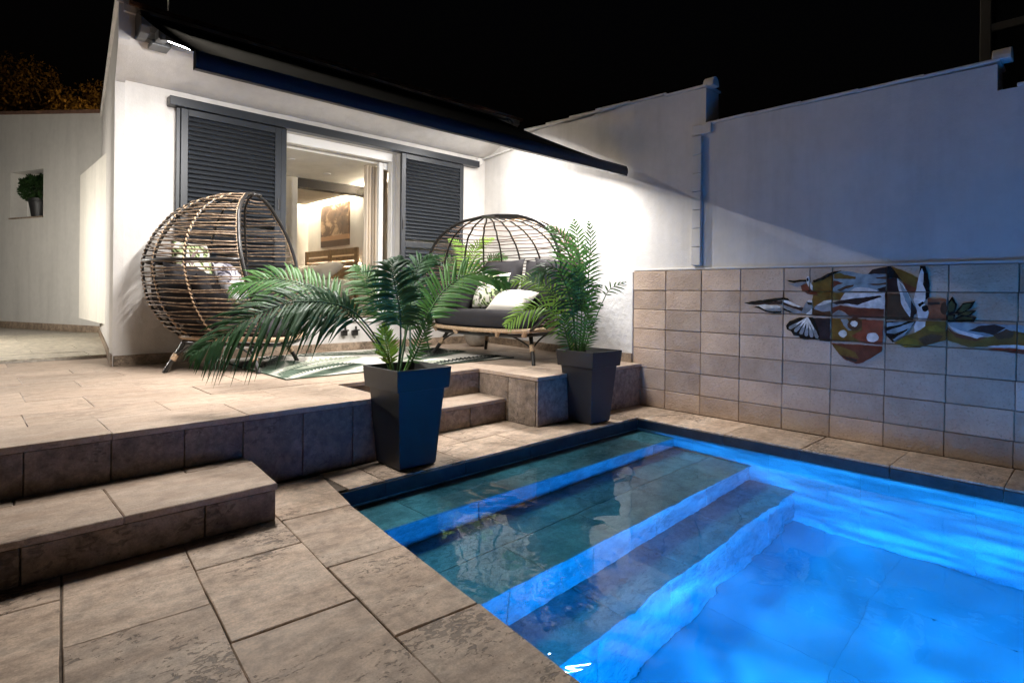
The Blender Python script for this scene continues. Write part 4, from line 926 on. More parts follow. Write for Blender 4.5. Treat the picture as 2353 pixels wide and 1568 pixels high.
# shrub in a pot on the window sill
pc = b0 + dv * 1.80 - nv * .10; pz = nz0 + .022
t = thing('window_pot', (pc.x, pc.y, pz), 'small black plant pot on the window niche sill', 'plant pot')
MB().lathe([(.10, 0), (.14, .24), (.155, .245), (.155, .30), (.145, .30), (.135, .26), (.001, .26)], (pc.x, pc.y, pz), 24).build('body', 'pot', t, smooth='auto')
t = thing('window_shrub', (pc.x, pc.y, pz + .26), 'round green leafy shrub growing in the niche pot', 'plant')
random.seed(2); m = MB()
for k in range(2600):
    d = Vector((random.gauss(0, 1), random.gauss(0, 1), random.gauss(0, 1))).normalized(); r_ = random.uniform(.7, 1.0) * (1 + .12 * math.sin(9 * d.x + 7 * d.z))
    p = Vector((pc.x, pc.y, pz + .46)) + Vector((d.x * .24, d.y * .24, d.z * .2)) * r_
    a = (d + Vector((random.uniform(-.8, .8), random.uniform(-.8, .8), random.uniform(-.3, .8)))).normalized(); b = a.orthogonal().normalized(); s_ = random.uniform(.028, .05)
    m.add([p, p + a * s_ * .6 + b * s_ * .45, p + a * s_ * 1.3, p + a * s_ * .6 - b * s_ * .45], [(0, 1, 2, 3)])
m.build('foliage', 'shrub', t)
MB().tube([(pc.x, pc.y, pz + .25), (pc.x, pc.y, pz + .4)], .02, 6).build('trunk', 'bark', t)
tag(MB().box(-.55, .10, 7.75, 8.45, .4405, .455).build('doormat', 'mat', bevel=.004, segs=1, origin=(-.2, 8.1, .44)), 'brown coir doormat at the left edge of the yard', 'doormat')
# bollard lamp lighting that yard from beyond the left edge
gl = thing('post_lamp', (-.65, 8.7, .44), 'black post lantern in the yard beyond the left edge', 'lamp')
MB().lathe([(.03, 0), (.03, 1.25), (.028, 1.26)], (-.65, 8.7, .44), 16).build('post', 'black', gl, smooth='auto')
MB().lathe([(.055, 1.262), (.06, 1.29), (.06, 1.39), (.05, 1.40)], (-.65, 8.7, .44), 20).build('lens', 'led_garden', gl, smooth='auto')
MB().lathe([(.13, 1.402), (.135, 1.41), (.05, 1.45), (.001, 1.46)], (-.65, 8.7, .44), 20).build('shade', 'black', gl, smooth='auto')

# tree crowns beyond the garden wall
def tree(c, rx, rz, trunk_z, label, n, seed, mat='tree'):
    random.seed(seed); t = thing('tree', (c[0], c[1], 0), label, 'tree', 'trees beyond the garden wall')
    pts = curve_pts([(c[0], c[1], -.05), (c[0] + .1, c[1], trunk_z * .5), (c[0] - .1, c[1] + .1, c[2])], 5)
    tm = MB().tube(pts, [.16 - .1 * i / (len(pts) - 1) for i in range(len(pts))], 8)
    cl = []
    for k in range(16):
        d = Vector((random.gauss(0, 1), random.gauss(0, 1), random.gauss(0, .9))).normalized()
        e = Vector(c) + Vector((d.x * rx, d.y * rx, d.z * rz)) * random.uniform(.45, .95); cl.append((e, random.uniform(.35, .75)))
        tm.tube(arc((c[0], c[1], trunk_z * .8), (Vector(c) + e) / 2, e, 5), [.05, .04, .03, .025, .018, .01], 5)
    tm.build('trunk', 'bark', t, smooth=True)
    m = MB()
    for k in range(n):
        e, r_ = random.choice(cl); d = Vector((random.gauss(0, 1), random.gauss(0, 1), random.gauss(0, .8))).normalized() * r_ * random.uniform(.3, 1) ** .5
        p = e + d; a = Vector((random.gauss(0, 1), random.gauss(0, 1), random.gauss(0, 1))).normalized(); b = a.orthogonal().normalized(); s_ = random.uniform(.05, .13)
        m.add([p, p + a * s_ * .5 + b * s_ * .3, p + a * s_, p + a * s_ * .5 - b * s_ * .3], [(0, 1, 2, 3)])
    m.build('crown', mat, t)
for i, (px, py, d, rx, rz) in enumerate(((40, 238, 17.0, 1.8, 1.0), (130, 262, 16.0, 1.3, .85), (212, 252, 15.6, .8, .85), (-60, 250, 17.5, 1.8, 1.1))):
    c = at(px, py, d)
    tree(tuple(c), rx, rz, c.z - .8, ('broad dim tree crown at the left above the garden wall', 'low dim tree crown in the middle above the garden wall', 'small dim tree crown beside the house parapet', 'dim tree crown cut by the left picture edge')[i], 3600, 30 + i)
slp = at(345, 250, 13.0)
sl = thing('street_lamp', (slp.x, slp.y, 0), 'orange street lamp beyond the garden wall', 'street lamp')
MB().tube([(slp.x, slp.y, -.06), (slp.x, slp.y, 6.0)], .06, 10).build('pole', 'black', sl, smooth='auto')
MB().tube(arc((slp.x, slp.y, 6.0), (slp.x, slp.y, 6.4), (slp.x + .6, slp.y + .3, 6.4), 8), .035, 8).build('bracket', 'black', sl, smooth='auto')
MB().box(slp.x + .5, slp.x + .95, slp.y + .2, slp.y + .45, 6.36, 6.46).build('head', 'black', sl, bevel=.02)
MB().box(slp.x + .55, slp.x + .90, slp.y + .23, slp.y + .42, 6.335, 6.358).build('lens', 'led_street', sl)

# neighbour's veranda frame, upper right
nb = thing('veranda', (6.8, 1.0, 0), 'dim grey veranda frame with dark panes rising behind the wall at right', 'veranda')
q0 = onx(2250, 120, 6.6); q1 = onx(2352, 40, 6.6)
yv = q0.y
MB().box(6.6, 6.68, yv - .08, yv - .0, -.06, 5.2).build('post', 'awning_grey', nb, bevel=.006)
MB().box(6.6, 6.68, yv - 3.0, yv - 2.92, -.06, 5.2).build('post', 'awning_grey', nb, bevel=.006)
zr_ = onx(2262, 66, 6.6).z
MB().box(6.605, 6.675, yv - 2.92, yv - .08, zr_ - .04, zr_ + .03).build('rail', 'awning_grey', nb, bevel=.006)
MB().box(6.605, 6.675, yv - 2.92, yv - .08, 5.1, 5.199).build('rail', 'awning_grey', nb, bevel=.006)
MB().box(6.63, 6.645, yv - 2.92, yv - .08, zr_ + .03, 5.1).build('pane', 'glassdark', nb)
MB().box(6.63, 6.645, yv - 2.92, yv - .08, 2.2, zr_ - .04).build('pane', 'glassdark', nb)

# ------------------------------------------------------------------ rattan egg chair and egg sofa
def egg(name, c, ang, label, cat, A, D, RIM, zr, ztop, zbase, nrod, feet, ribs, group, cane_mat='rattan'):
    t = thing(name, (c[0], c[1], T), label, cat, group)
    f = Vector((math.cos(ang), math.sin(ang), 0)); l = Vector((-f.y, f.x, 0))
    O = Vector((c[0], c[1], T))
    A, D, RIM = smooth_tab(A), smooth_tab(D), smooth_tab(RIM)
    def P(d, w_, z): return O + f * d + l * w_ + Vector((0, 0, z))
    def surf(phi, z, off=0.0):
        a, dd, r_ = interp(z, A) + off, interp(z, D) + off, interp(z, RIM)
        cp, sp_ = math.cos(phi), math.sin(phi)
        return P(r_ - (r_ + dd) * abs(cp) ** .82, a * math.copysign(abs(sp_) ** .92, sp_), z)
    H = math.pi / 2
    random.seed(len(name) + int(c[0] * 10))
    # horizontal canes
    z = zbase + .035; zs = []
    dz = (ztop - .012 - z) / nrod
    for k in range(nrod):
        zz = z + dz * (k + .5); zs.append(zz)
    for zz in zs:
        if abs(zz - zr) < .016: continue
        wob = [random.uniform(-.004, .004) for _ in range(5)]
        n = 30
        pts = []
        for i in range(n + 1):
            ph = -H + math.pi * i / n
            p = surf(ph, min(zz + .009 * math.sin(3 * ph + wob[0] * 900) + .004 * math.sin(11 * ph + wob[2] * 900) + wob[1] * 1.6, ztop - .006), .006 + .003 * math.cos(ph * 14))
            pts.append(p)
        MB().tube(pts, .0064, 5).build('cane', cane_mat, t, smooth=True)
    # ribs, wrapped
    for ph in ribs:
        pts = [surf(ph, zbase + (ztop - zbase) * (1 - (1 - i / 26) ** 1.5), -.002) for i in range(27)]
        MB().tube(pts, .010, 6).build('rib', 'black', t, smooth=True)
        kn = MB()
        for zz in zs:
            p = surf(ph, zz, .004); q = surf(ph, min(zz + .012, ztop), .004); r_ = surf(ph, max(zz - .012, zbase), .004)
            tv = (surf(min(ph + .02, H), zz) - surf(max(ph - .02, -H), zz)).normalized()
            kn.tube([r_ - tv * .008, p + (p - P(0, 0, zz)).normalized() * .008, q + tv * .008], .0072, 4)
        kn = kn.build('binding', 'rattan_wrap', t, smooth=True); kn['kind'] = 'stuff'
    # rim, waist ring, base ring
    left = [surf(-H, zbase + (ztop - zbase) * math.sin(H * i / 30) ** 1.0) for i in range(31)]
    right = [surf(H, zbase + (ztop - zbase) * math.sin(H * i / 30) ** 1.0) for i in range(31)]
    r0 = interp(zbase, RIM); a0 = interp(zbase, A)
    rim = left + right[::-1][1:]
    MB().tube(rim, .0155, 8).build('rim', 'black', t, smooth=True)
    nl = MB()
    for side_ in (left, right):
        pts = []
        for i in range(len(side_) * 4):
            u = i / 4; k = min(int(u), len(side_) - 2); p = side_[k].lerp(side_[k + 1], u - k)
            pts.append(p - f * .02 + l * (.008 if i % 2 else -.008))
        nl.tube(pts, .005, 4)
    nl.build('rim_lacing', 'rattan_wrap', t, smooth=True)['kind'] = 'stuff'
    MB().tube([surf(-H + math.pi * i / 40, zr, .0) for i in range(41)], .015, 8).build('waist_ring', 'black', t, smooth=True)
    front = curve_pts([left[0], P(r0 + .05, -a0 * .72, zbase - .012), P(r0 + .075, 0, zbase - .018), P(r0 + .05, a0 * .72, zbase - .012), right[0]], 8)
    ring = [surf(-H + math.pi * i / 40, zbase) for i in range(40, -1, -1)]
    MB().tube(front[:-1] + ring[:-1], .022, 8, closed=True).build('base_ring', 'rattan_wrap', t, smooth=True)
    sub = [p - Vector((0, 0, .045)) + (P(0, 0, zbase) - p) * .05 for p in (front[:-1] + ring[:-1])]
    MB().tube(sub, .016, 8, closed=True).build('under_ring', 'black', t, smooth=True)
    top = surf(0, ztop)
    hubm = MB(); hp = P(interp(ztop, RIM), 0, ztop - .012)
    hubm.lathe([(.02, -.008), (.055 if A[-1][1] < .1 else .09, -.006), (.055 if A[-1][1] < .1 else .09, .006), (.02, .008)], hp, 20); hubm.build('hub', 'black', t, smooth='auto')
    # legs with cane bindings and bent braces
    for (dx, wx) in feet:
        tp = P(dx * .72, wx * .80, zbase - .04); bt = P(dx, wx, 0)
        lg = MB().tube([bt, bt.lerp(tp, .04), bt.lerp(tp, .5), tp], [.017, .019, .02, .02], 10).build('leg', 'black', t, smooth='auto')
        jn = bt.lerp(tp, .52); wr = MB(); dirv = (tp - bt).normalized()
        wr.tube([bt.lerp(tp, .42 + .03 * i) for i in range(8)], [.0235, .0265, .0235, .0265, .0235, .0265, .0235, .0265], 10)
        wr.build('cane_binding', 'rattan_wrap', lg, smooth=True)
        for e in (P(dx * .30, wx * .92, zbase - .045), P(dx * .90, wx * .35, zbase - .045)):
            MB().tube(arc(jn, (jn + e) / 2 + Vector((0, 0, .05)) , e, 6), .0095, 6).build('brace', 'black', lg, smooth=True)
    MB().add([p - Vector((0, 0, .01)) + (P(0, 0, zbase) - p) * .03 for p in front[:-1] + ring[:-1]], [tuple(range(len(front) + len(ring) - 2))]).build('seat_base', 'cushion', t)
    return t, P, surf, front, ring
rb = [R(a) for a in (-68, -46, -24, 0, 24, 46, 68)]
e1, P1, S1, fr1, rg1 = egg('egg_chair', (1.845, 5.464), R(-44), 'rattan egg chair with round hood in front of the left shutter', 'egg chair',
    [(.28, .40), (.40, .48), (.60, .55), (.93, .585), (1.15, .535), (1.33, .43), (1.45, .30), (1.52, .17), (1.55, .02)],
    [(.28, .46), (.36, .58), (.55, .71), (.74, .755), (.93, .76), (1.15, .675), (1.33, .54), (1.45, .37), (1.52, .16), (1.55, -.12)],
    [(.28, .43), (.5, .41), (.8, .34), (1.2, .25), (1.5, .17), (1.55, .15)], .93, 1.55, .28, 34,
    [(.39, .435), (.39, -.435), (-.39, .43), (-.39, -.43)], rb, 'rattan egg seats')
rb2 = [R(a) for a in (-78, -62, -46, -31, -16, 0, 16, 31, 46, 62, 78)]
e2, P2, S2, fr2, rg2 = egg('egg_sofa', (4.33, 4.56), R(184.3), 'wide rattan egg sofa with charcoal cushions beside the white wall', 'egg sofa',
    [(.33, .70), (.42, .84), (.55, .93), (.85, .97), (1.08, .93), (1.22, .85), (1.32, .75), (1.41, .57), (1.46, .38), (1.485, .10)],
    [(.33, .40), (.45, .50), (.65, .58), (.88, .60), (1.10, .53), (1.25, .42), (1.38, .24), (1.46, .02), (1.485, -.26)],
    [(.33, .46), (.5, .43), (.85, .36), (1.2, .32), (1.45, .29), (1.485, .29)], .88, 1.485, .33, 31,
    [(.43, .725), (.43, -.725), (-.40, .72), (-.40, -.72)], rb2, 'rattan egg seats', 'rattan_shaded')
def seat_cushion(name, loop, z0, z1, mat, label):
    n = len(loop); c = sum(loop, Vector((0, 0, 0))) / n; m = MB(); L = []
    for (k, z) in ((.90, z0), (.955, z0 + .02), (.975, (z0 + z1) / 2), (.95, z1 - .02), (.88, z1), (.45, z1 + .012)):
        L.append([Vector((c.x + (p.x - c.x) * k, c.y + (p.y - c.y) * k, z)) for p in loop])
    vs = [p for r in L for p in r]; fs = [tuple(range(n))[::-1]]
    for i in range(len(L) - 1): fs += [(i * n + k, i * n + (k + 1) % n, (i + 1) * n + (k + 1) % n, (i + 1) * n + k) for k in range(n)]
    fs.append(tuple(range((len(L) - 1) * n, len(L) * n)))
    o = m.add(vs, fs).build(name, mat, smooth=True, recalc=True, origin=(c.x, c.y, z0)); return tag(o, label, 'cushion')
lp1 = fr1[:-1] + rg1[:-1]; lp2 = fr2[:-1] + rg2[:-1]
seat_cushion('seat_cushion', lp1, T + .285, T + .42, 'cushion', 'charcoal seat cushion inside the egg chair')
seat_cushion('seat_cushion', lp2, T + .335, T + .50, 'cushion', 'long charcoal seat cushion on the egg sofa')
def back_roll(name, S, z0, z1, ph0, ph1, thick, mat, label, zc):
    m = MB(); n = 26; k = 10; vs = []
    for i in range(n + 1):
        ph = ph0 + (ph1 - ph0) * i / n; e = min(1, 6 * min(i, n - i) / n + .25)
        for j in range(k):
            a = 2 * math.pi * j / k; zz = (z0 + z1) / 2 + (z1 - z0) / 2 * math.sin(a) * e
            vs.append(S(ph, zz, -.03 - thick / 2 + thick / 2 * math.cos(a) * e))
    fs = [(i * k + j, i * k + (j + 1) % k, (i + 1) * k + (j + 1) % k, (i + 1) * k + j) for i in range(n) for j in range(k)] + [tuple(range(k))[::-1], tuple(range(n * k, n * k + k))]
    return tag(m.add(vs, fs).build(name, mat, smooth=True, recalc=True, origin=zc), label, 'cushion')
back_roll('back_cushion', S1, .40, .80, R(-80), R(80), .14, 'cushion', 'charcoal back cushion wrapped round the inside of the egg chair', (1.845, 5.464, T + .4))
back_roll('back_cushion', S2, .47, .70, R(-84), R(84), .12, 'cushion', 'low charcoal bolster wrapped round the inside of the egg sofa', (4.33, 4.56, T + .47))
for i in (3, 12, 21, 29):
    if i < len(fr2) - 1: MB().tube([fr2[i], fr2[i] - Vector((0, 0, .05)) + (P2(0, 0, .33) - fr2[i]) * .05], .0285, 8).build('rail_binding', 'rattan_wrap', e2, smooth='auto')
def lean(P, d, w_, z, ang, yaw, tilt, size, mat, label, cat='cushion', group=None, puff=1):
    """cushion standing upright on the seat, facing the chair's front"""
    p = P(d, w_, z); o = pillow('scatter_cushion', (0, 0, 0), size, (0, 0, 0), mat, label, cat, group, puff)
    o.matrix_world = Matrix.Translation(p) @ Matrix.Rotation(ang + yaw, 4, 'Z') @ Matrix.Rotation(R(90) - tilt, 4, 'Y') @ Matrix.Rotation(R(90), 4, 'Z')
    return o
g1 = 'cushions in the egg chair'; g2 = 'cushions on the egg sofa'
lean(P1, -.38, 0, .66, R(-44), 0, R(22), (.62, .56, .20), 'cushion', 'tall charcoal back cushion in the egg chair', group=g1)
lean(P1, -.18, .30, .62, R(-44), R(-35), R(15), (.5, .46, .18), 'cushion', 'charcoal side cushion at the far side of the egg chair', group=g1)
lean(P1, -.18, -.30, .60, R(-44), R(38), R(15), (.5, .46, .18), 'cushion', 'charcoal side cushion at the near side of the egg chair', group=g1)
lean(P1, -.46, .12, .92, R(-44), R(-10), R(14), (.46, .42, .15), 'print', 'leaf-print cushion leaning high in the back of the egg chair', group=g1)
lean(P1, -.02, -.06, .75, R(-44), R(12), R(30), (.45, .42, .15), 'print2', 'grey patterned cushion in the middle of the egg chair', group=g1)
lean(P2, -.28, -.40, .80, R(184.3), R(-8), R(20), (.70, .58, .20), 'cushion', 'charcoal back cushion at the left of the egg sofa', group=g2)
lean(P2, -.28, .30, .78, R(184.3), R(6), R(20), (.66, .58, .20), 'cushion', 'charcoal back cushion at the right of the egg sofa', group=g2)
lean(P2, -.02, -.62, .66, R(184.3), R(-48), R(24), (.50, .46, .2), 'cushion', 'charcoal side cushion at the left end of the egg sofa', group=g2)
lean(P2, -.05, .68, .78, R(184.3), R(55), R(18), (.52, .55, .2), 'cushion', 'charcoal side cushion at the right end of the egg sofa', group=g2)
lean(P2, .04, -.22, .70, R(184.3), R(-4), R(22), (.46, .44, .17), 'print', 'leaf-print cushion in the middle of the egg sofa', group=g2)
lean(P2, .12, .16, .59, R(184.3), R(14), R(62), (.46, .42, .15), 'linen', 'cream cushion lying tilted on the egg sofa seat', group=g2)

# ------------------------------------------------------------------ planters, palms
def planter(cx, cy, s0, s1, hgt, label, seed, stones):
    t = thing('planter', (cx, cy, 0), label, 'planter', 'tall graphite planters')
    a, b = s0 / 2, s1 / 2; zr0 = hgt - .135
    k = lambda z: a + (b - .022 - a) * z / hgt
    def ringq(r, z): return [(cx - r, cy - r, z), (cx + r, cy - r, z), (cx + r, cy + r, z), (cx - r, cy + r, z)]
    lv = [ringq(a - .01, .002), ringq(a, .012), ringq(k(zr0), zr0), ringq(k(zr0) + .022, zr0 + .001), ringq(b, hgt), ringq(b - .014, hgt), ringq(b - .045, hgt - .12)]
    m = MB(); vs = [p for r_ in lv for p in r_]; fs = [(3, 2, 1, 0)]
    for i in range(len(lv) - 1): fs += [(i * 4 + q, i * 4 + (q + 1) % 4, (i + 1) * 4 + (q + 1) % 4, (i + 1) * 4 + q) for q in range(4)]
    m.add(vs, fs).build('shell', 'pot', t, bevel=.0035, segs=2)
    r_ = b - .03; MB().add([(cx - r_, cy - r_, hgt - .09), (cx + r_, cy - r_, hgt - .09), (cx + r_, cy + r_, hgt - .09), (cx - r_, cy + r_, hgt - .09)], [(0, 1, 2, 3)]).build('soil', 'soil', t)
    random.seed(seed)
    for i in range(stones):
        p = Vector((cx - b + .08 + .08 * i, cy - b + .1 + .05 * (i % 2), hgt - .075)); m = MB()
        m.lathe([(.001, -.03), (.035, -.025), (.05, 0), (.04, .028), (.018, .042), (.001, .045)], p, 12, False); o = m.build('stone', 'pebble', t, smooth=True)
    return t
planter(2.11, 3.155, .27, .405, .625, 'graphite square planter at the pool edge beside the left stairs', 1, 2)
planter(3.97, 3.16, .26, .405, .615, 'graphite square planter in the corner near the painted wall', 2, 0)
def frond(parent, ctrl, leaf, n, mat, start=.3, nrm=None, droop=.25, width=.011, sweep=48, stem_r=.006, tipk=.35, seed=0, lift=.15):
    random.seed(seed); pts = curve_pts(ctrl, 10); N_ = len(pts)
    cum = [0]
    for a, b in zip(pts, pts[1:]): cum.append(cum[-1] + (b - a).length)
    tot = cum[-1]
    def pos(s):
        x = s * tot
        for i in range(N_ - 1):
            if x <= cum[i + 1] or i == N_ - 2:
                k = (x - cum[i]) / max(1e-6, cum[i + 1] - cum[i]); return pts[i].lerp(pts[i + 1], k), (pts[i + 1] - pts[i]).normalized()
    nrm = Vector(nrm if nrm else (-FW.x * .7, -FW.y * .7, .6)).normalized()
    m = MB().tube(pts, [stem_r * (1 - .75 * i / (N_ - 1)) for i in range(N_)], 5)
    for i in range(n):
        u = i / (n - 1); s = start + (1 - start) * u * .985
        p, tg = pos(s); sd = tg.cross(nrm).normalized(); up = sd.cross(tg).normalized()
        prof = (math.sin(math.pi * min(1, (u * .86 + .12))) ** .6) * (1 - tipk * u)
        for sg in (1, -1):
            L = leaf * prof * random.uniform(.88, 1.08); al = R(sweep * (1.15 - .55 * u) + random.uniform(-6, 6))
            d = (tg * math.cos(al) + sd * sg * math.sin(al) + up * (lift + random.uniform(-.1, .1))).normalized()
            wv = d.cross(up).normalized(); wv = (wv + up * random.uniform(-.35, .35)).normalized()
            q = []
            tw = random.uniform(.7, 1.3)
            for t_, wd in ((0, .35), (.3, 1.0), (.62, .85), (1.0, .04)):
                c = p + d * L * t_ + Vector((0, 0, -1)) * droop * L * t_ * t_ * tw
                q += [c - wv * width * wd, c + up * width * .25 * wd, c + wv * width * wd]
            fs = []
            for k in range(3):
                for e in (0, 1): fs.append((k * 3 + e, k * 3 + e + 1, (k + 1) * 3 + e + 1, (k + 1) * 3 + e))
            m.add(q, fs)
    # pointed terminal leaflet
    return m.build('frond', mat, parent)
def PX(*tr): return [at(*q) for q in tr]
p1 = thing('palm', (2.11, 3.155, .535), 'spreading potted palm with wide dark fronds in the left planter', 'palm', 'potted palms')
B1 = (905, 862, 3.72)
F1 = [
 ([B1, (880, 800, 3.68), (806, 712, 3.58), (690, 692, 3.46), (590, 722, 3.36), (505, 772, 3.28), (440, 815, 3.22)], .33, 44, 'leaf_dark', .36, .5, .0115, 55),
 ([(900, 862, 3.74), (868, 790, 3.8), (795, 705, 3.92), (705, 655, 4.02), (620, 640, 4.08), (530, 662, 4.1)], .30, 38, 'leaf', .40, .3, .0115, 50),
 ([(912, 862, 3.72), (920, 790, 3.66), (918, 715, 3.60), (906, 650, 3.57), (900, 612, 3.6), (918, 588, 3.68)], .235, 44, 'leaf_dark', .42, .45, .011, 62),
 ([(925, 862, 3.74), (958, 782, 3.80), (998, 696, 3.88), (1040, 650, 3.93), (1098, 628, 3.97), (1168, 655, 4.0)], .24, 40, 'leaf_bright', .36, .2, .0105, 55),
 ([(918, 862, 3.76), (934, 760, 3.9), (948, 665, 4.05), (962, 608, 4.15), (1004, 588, 4.25)], .25, 36, 'leaf_dark', .45, .4, .010, 55),
 ([(905, 862, 3.76), (890, 770, 3.86), (868, 690, 3.96), (842, 640, 4.05), (812, 612, 4.1)], .24, 32, 'leaf', .45, .4, .010, 50),
 ([(928, 862, 3.70), (958, 805, 3.68), (974, 762, 3.66), (990, 722, 3.65)], .105, 22, 'leaf', .25, .05, .008, 55),
 ([(900, 862, 3.70), (893, 815, 3.69), (885, 778, 3.68), (882, 745, 3.68)], .105, 22, 'leaf_lime', .25, .05, .008, 55),
 ([(908, 862, 3.72), (850, 775, 3.66), (790, 715, 3.6), (720, 700, 3.56), (660, 715, 3.52)], .25, 34, 'leaf_dark', .5, .5, .0105, 52),
 ([(915, 862, 3.78), (925, 790, 3.9), (950, 720, 4.05), (975, 690, 4.15), (1010, 690, 4.22)], .2, 28, 'leaf', .45, .3, .010, 50),
]
for i, (c, lf, n, mt_, stt, dr, wd, sw) in enumerate(F1): frond(p1, PX(*c), lf * 1.22, int(n * .82), mt_, stt, None, dr, wd * .95, sw, .0075, seed=100 + i)
p2 = thing('palm', (3.97, 3.16, .525), 'tall upright potted palm in the corner planter before the egg sofa', 'palm', 'potted palms')
F2 = [
 ([(1325, 822, 5.03), (1326, 710, 5.0), (1330, 610, 4.98), (1326, 545, 5.0), (1318, 505, 5.06)], .22, 40, 'leaf_bright', .33, .35, .011, 50),
 ([(1322, 822, 5.05), (1317, 690, 5.1), (1308, 592, 5.16), (1290, 543, 5.2), (1258, 520, 5.25)], .24, 38, 'leaf_bright', .40, .3, .011, 55),
 ([(1318, 822, 5.03), (1292, 745, 4.95), (1252, 704, 4.9), (1205, 715, 4.85), (1162, 748, 4.8)], .20, 36, 'leaf_lime', .25, .35, .011, 55),
 ([(1320, 822, 5.05), (1297, 724, 5.05), (1262, 664, 5.06), (1215, 642, 5.06), (1172, 650, 5.06)], .18, 34, 'leaf_lime', .32, .25, .010, 55),
 ([(1325, 822, 5.0), (1312, 700, 4.94), (1288, 630, 4.88), (1258, 612, 4.85), (1222, 640, 4.82)], .22, 36, 'leaf_dark', .38, .5, .011, 58),
 ([(1328, 822, 5.0), (1336, 730, 4.96), (1334, 660, 4.93), (1322, 612, 4.92)], .21, 34, 'leaf', .30, .4, .011, 55),
 ([(1335, 822, 5.02), (1364, 742, 5.1), (1385, 692, 5.15), (1402, 664, 5.2), (1436, 648, 5.25)], .10, 12, 'leaf', .72, .3, .009, 50),
 ([(1335, 822, 5.03), (1349, 722, 5.05), (1360, 672, 5.08), (1382, 656, 5.1)], .10, 18, 'leaf', .58, .4, .009, 55),
 ([(1318, 822, 5.0), (1304, 785, 4.97), (1298, 752, 4.95), (1296, 722, 4.94)], .12, 24, 'leaf', .2, .1, .009, 55),
 ([(1335, 822, 5.0), (1344, 785, 4.98), (1350, 755, 4.97), (1356, 725, 4.96)], .12, 24, 'leaf', .2, .1, .009, 55),
 ([(1335, 822, 5.06), (1346, 705, 5.08), (1354, 610, 5.1), (1356, 545, 5.12), (1352, 508, 5.16)], .16, 34, 'leaf', .38, .3, .010, 45),
 ([(1330, 822, 4.98), (1345, 740, 4.93), (1362, 700, 4.9), (1384, 700, 4.9)], .12, 24, 'leaf_bright', .25, .3, .010, 55),
]
for i, (c, lf, n, mt_, stt, dr, wd, sw) in enumerate(F2): frond(p2, PX(*c), lf * 1.3, int(n * .62), mt_, stt, None, dr, wd * .82, sw, .007, seed=200 + i)
rp = Vector((4.86, 5.68, T))
t = thing('round_pot', rp, 'round grey concrete pot on the floor behind the egg sofa', 'plant pot')
MB().lathe([(.08, .001), (.13, .03), (.17, .11), (.165, .19), (.13, .24), (.11, .245), (.12, .22), (.001, .215)], rp, 28).build('body', 'concrete', t, smooth='auto')
p3 = thing('palm', (rp.x, rp.y, rp.z + .2), 'palm in the round pot seen through the mesh of the egg sofa', 'palm', 'potted palms')
for i, (c, mt_) in enumerate((([(1092, 778, 7.35), (1088, 690, 7.3), (1085, 610, 7.28), (1100, 560, 7.25), (1135, 548, 7.2)], 'leaf_lime'), ([(1090, 778, 7.36), (1070, 690, 7.4), (1045, 620, 7.42), (1020, 592, 7.42), (985, 600, 7.4)], 'leaf'), ([(1090, 778, 7.36), (1082, 680, 7.4), (1068, 600, 7.42), (1050, 560, 7.42), (1030, 550, 7.4)], 'leaf_lime'), ([(1094, 778, 7.34), (1108, 690, 7.28), (1120, 620, 7.2), (1140, 590, 7.15), (1165, 592, 7.1)], 'leaf'))):
    frond(p3, PX(*c), .24, 30, mt_, .42, None, .35, .011, 52, .008, seed=300 + i)

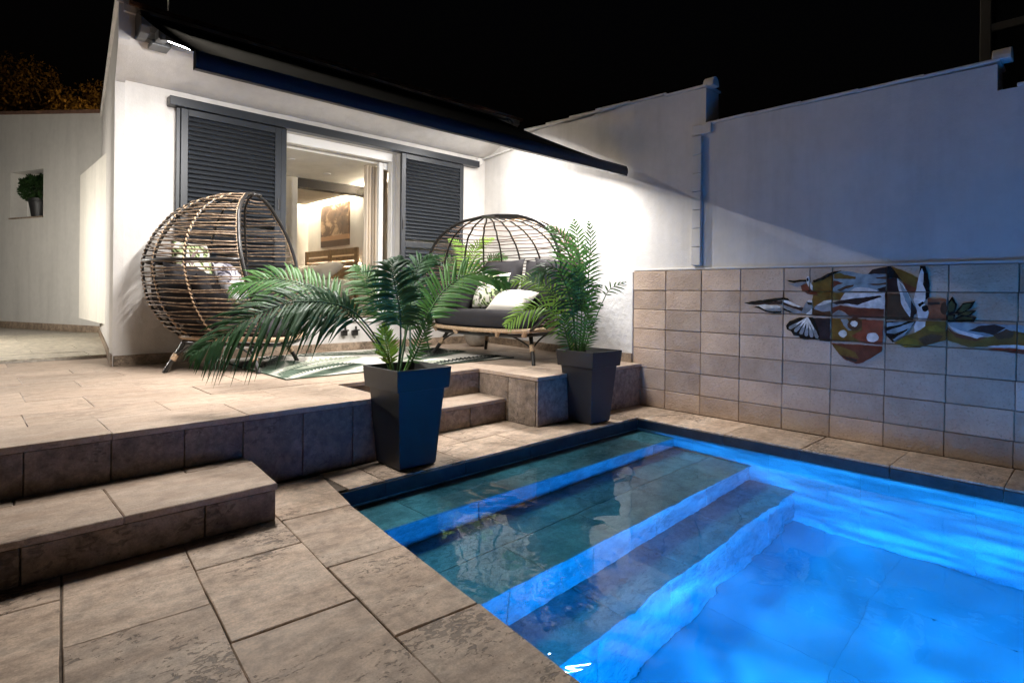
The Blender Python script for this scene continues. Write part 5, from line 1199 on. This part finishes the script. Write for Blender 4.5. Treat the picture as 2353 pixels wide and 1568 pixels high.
# ------------------------------------------------------------------ rug with printed leaves, tray table
rug = thing('rug', (3.05, 5.2, T), 'cream outdoor rug printed with green and black palm leaves', 'rug')
RX0, RX1, RY0, RY1 = 1.86, 4.27, 4.41, 6.06
MB().box(RX0, RX1, RY0, RY1, T + .003, T + .010).build('pile', 'rug', rug)
MB().box(RX0 - .012, RX0 - .0005, RY0, RY1, T + .003, T + .0115).box(RX0, RX1, RY0 - .01, RY0 - .0005, T + .003, T + .0115).build('edging', 'rug_g', rug)
def print_leaf(a, b, bend_, L, n, mat, z, wd=.02, sweep=50, seed=0):
    random.seed(seed); a, b = Vector(a), Vector(b); mid = (a + b) / 2 + Vector((-(b - a).y, (b - a).x)) * bend_
    m = MB(); zz = T + .0108 + z * .00035
    def pt(u): return a * (1 - u) ** 2 + mid * 2 * u * (1 - u) + b * u * u
    def keep(p): return (min(max(p.x, RX0 + .01), RX1 - .01), min(max(p.y, RY0 + .01), RY1 - .01), zz)
    for i in range(n):
        u = i / (n - 1); p = pt(u); tg = (pt(min(1, u + .02)) - pt(max(0, u - .02))).normalized(); sd = Vector((-tg.y, tg.x))
        for s in (1, -1):
            al = R(sweep * (1.1 - .5 * u)) ; d = tg * math.cos(al) + sd * s * math.sin(al); w_ = Vector((-d.y, d.x)) * wd; l = L * math.sin(math.pi * min(1, .15 + u * .82)) ** .7 * random.uniform(.85, 1.1)
            q = [p, p + d * l * .4 + w_, p + d * l, p + d * l * .4 - w_]
            q = clip([tuple(v) for v in q], RX0 + .004, RX1 - .004, RY0 + .004, RY1 - .004)
            if len(q) > 2: m.add([(v[0], v[1], zz) for v in q], [tuple(range(len(q)))])
    m.build('leaf_print', mat, rug)
RUGL = [((1.9, 4.42), (2.7, 4.95), .12, .42, 20, 'rug_g', .03), ((1.86, 4.7), (2.3, 5.5), -.1, .36, 18, 'rug_g', .028), ((1.9, 5.2), (2.45, 6.0), .1, .3, 15, 'rug_d', .03), ((2.5, 4.5), (3.5, 4.62), -.12, .36, 22, 'rug_l', .022),
    ((2.5, 5.95), (3.4, 5.6), .1, .3, 18, 'rug_g', .024), ((3.3, 4.42), (4.25, 4.62), .05, .24, 18, 'rug_d', .03), ((3.25, 4.85), (4.27, 5.25), .1, .32, 20, 'rug_g', .028), ((3.5, 5.0), (4.2, 5.7), -.1, .26, 16, 'rug_d', .03), ((2.95, 4.44), (3.35, 4.9), .2, .26, 14, 'rug_l', .022), ((3.2, 5.65), (4.2, 5.95), .1, .28, 18, 'rug_l', .024), ((2.1, 4.9), (3.0, 5.4), .12, .32, 18, 'rug_l', .024)]
for i, (a, b, bd, L, n, mt_, wd) in enumerate(RUGL):
    print_leaf(a, b, bd, L, n, mt_, i, wd, seed=400 + i)
tt = thing('tray_table', (3.55, 5.30, T), 'sage metal tray table standing between the palm and the egg sofa', 'side table')
MB().lathe([(.001, .40), (.26, .40), (.275, .405), (.28, .45), (.274, .45), (.268, .412), (.001, .41)], (3.56, 5.32, T + .01), 36, False).build('tray', 'sage', tt, smooth='auto')
for (x, y) in ((3.31, 5.56), (3.85, 5.31), (3.72, 5.62), (3.42, 5.05)):
    MB().tube([(x, y, T + .011), (3.56 + (x - 3.56) * .6, 5.32 + (y - 5.32) * .6, T + .409)], .011, 8).build('leg', 'sage', tt, smooth='auto')

for o in bpy.data.objects:
    if o.type == 'MESH' and o.parent and o.parent.name.split('.')[0] in ('swimming_pool', 'pool_step'): o.cycles.is_caustics_receiver = True
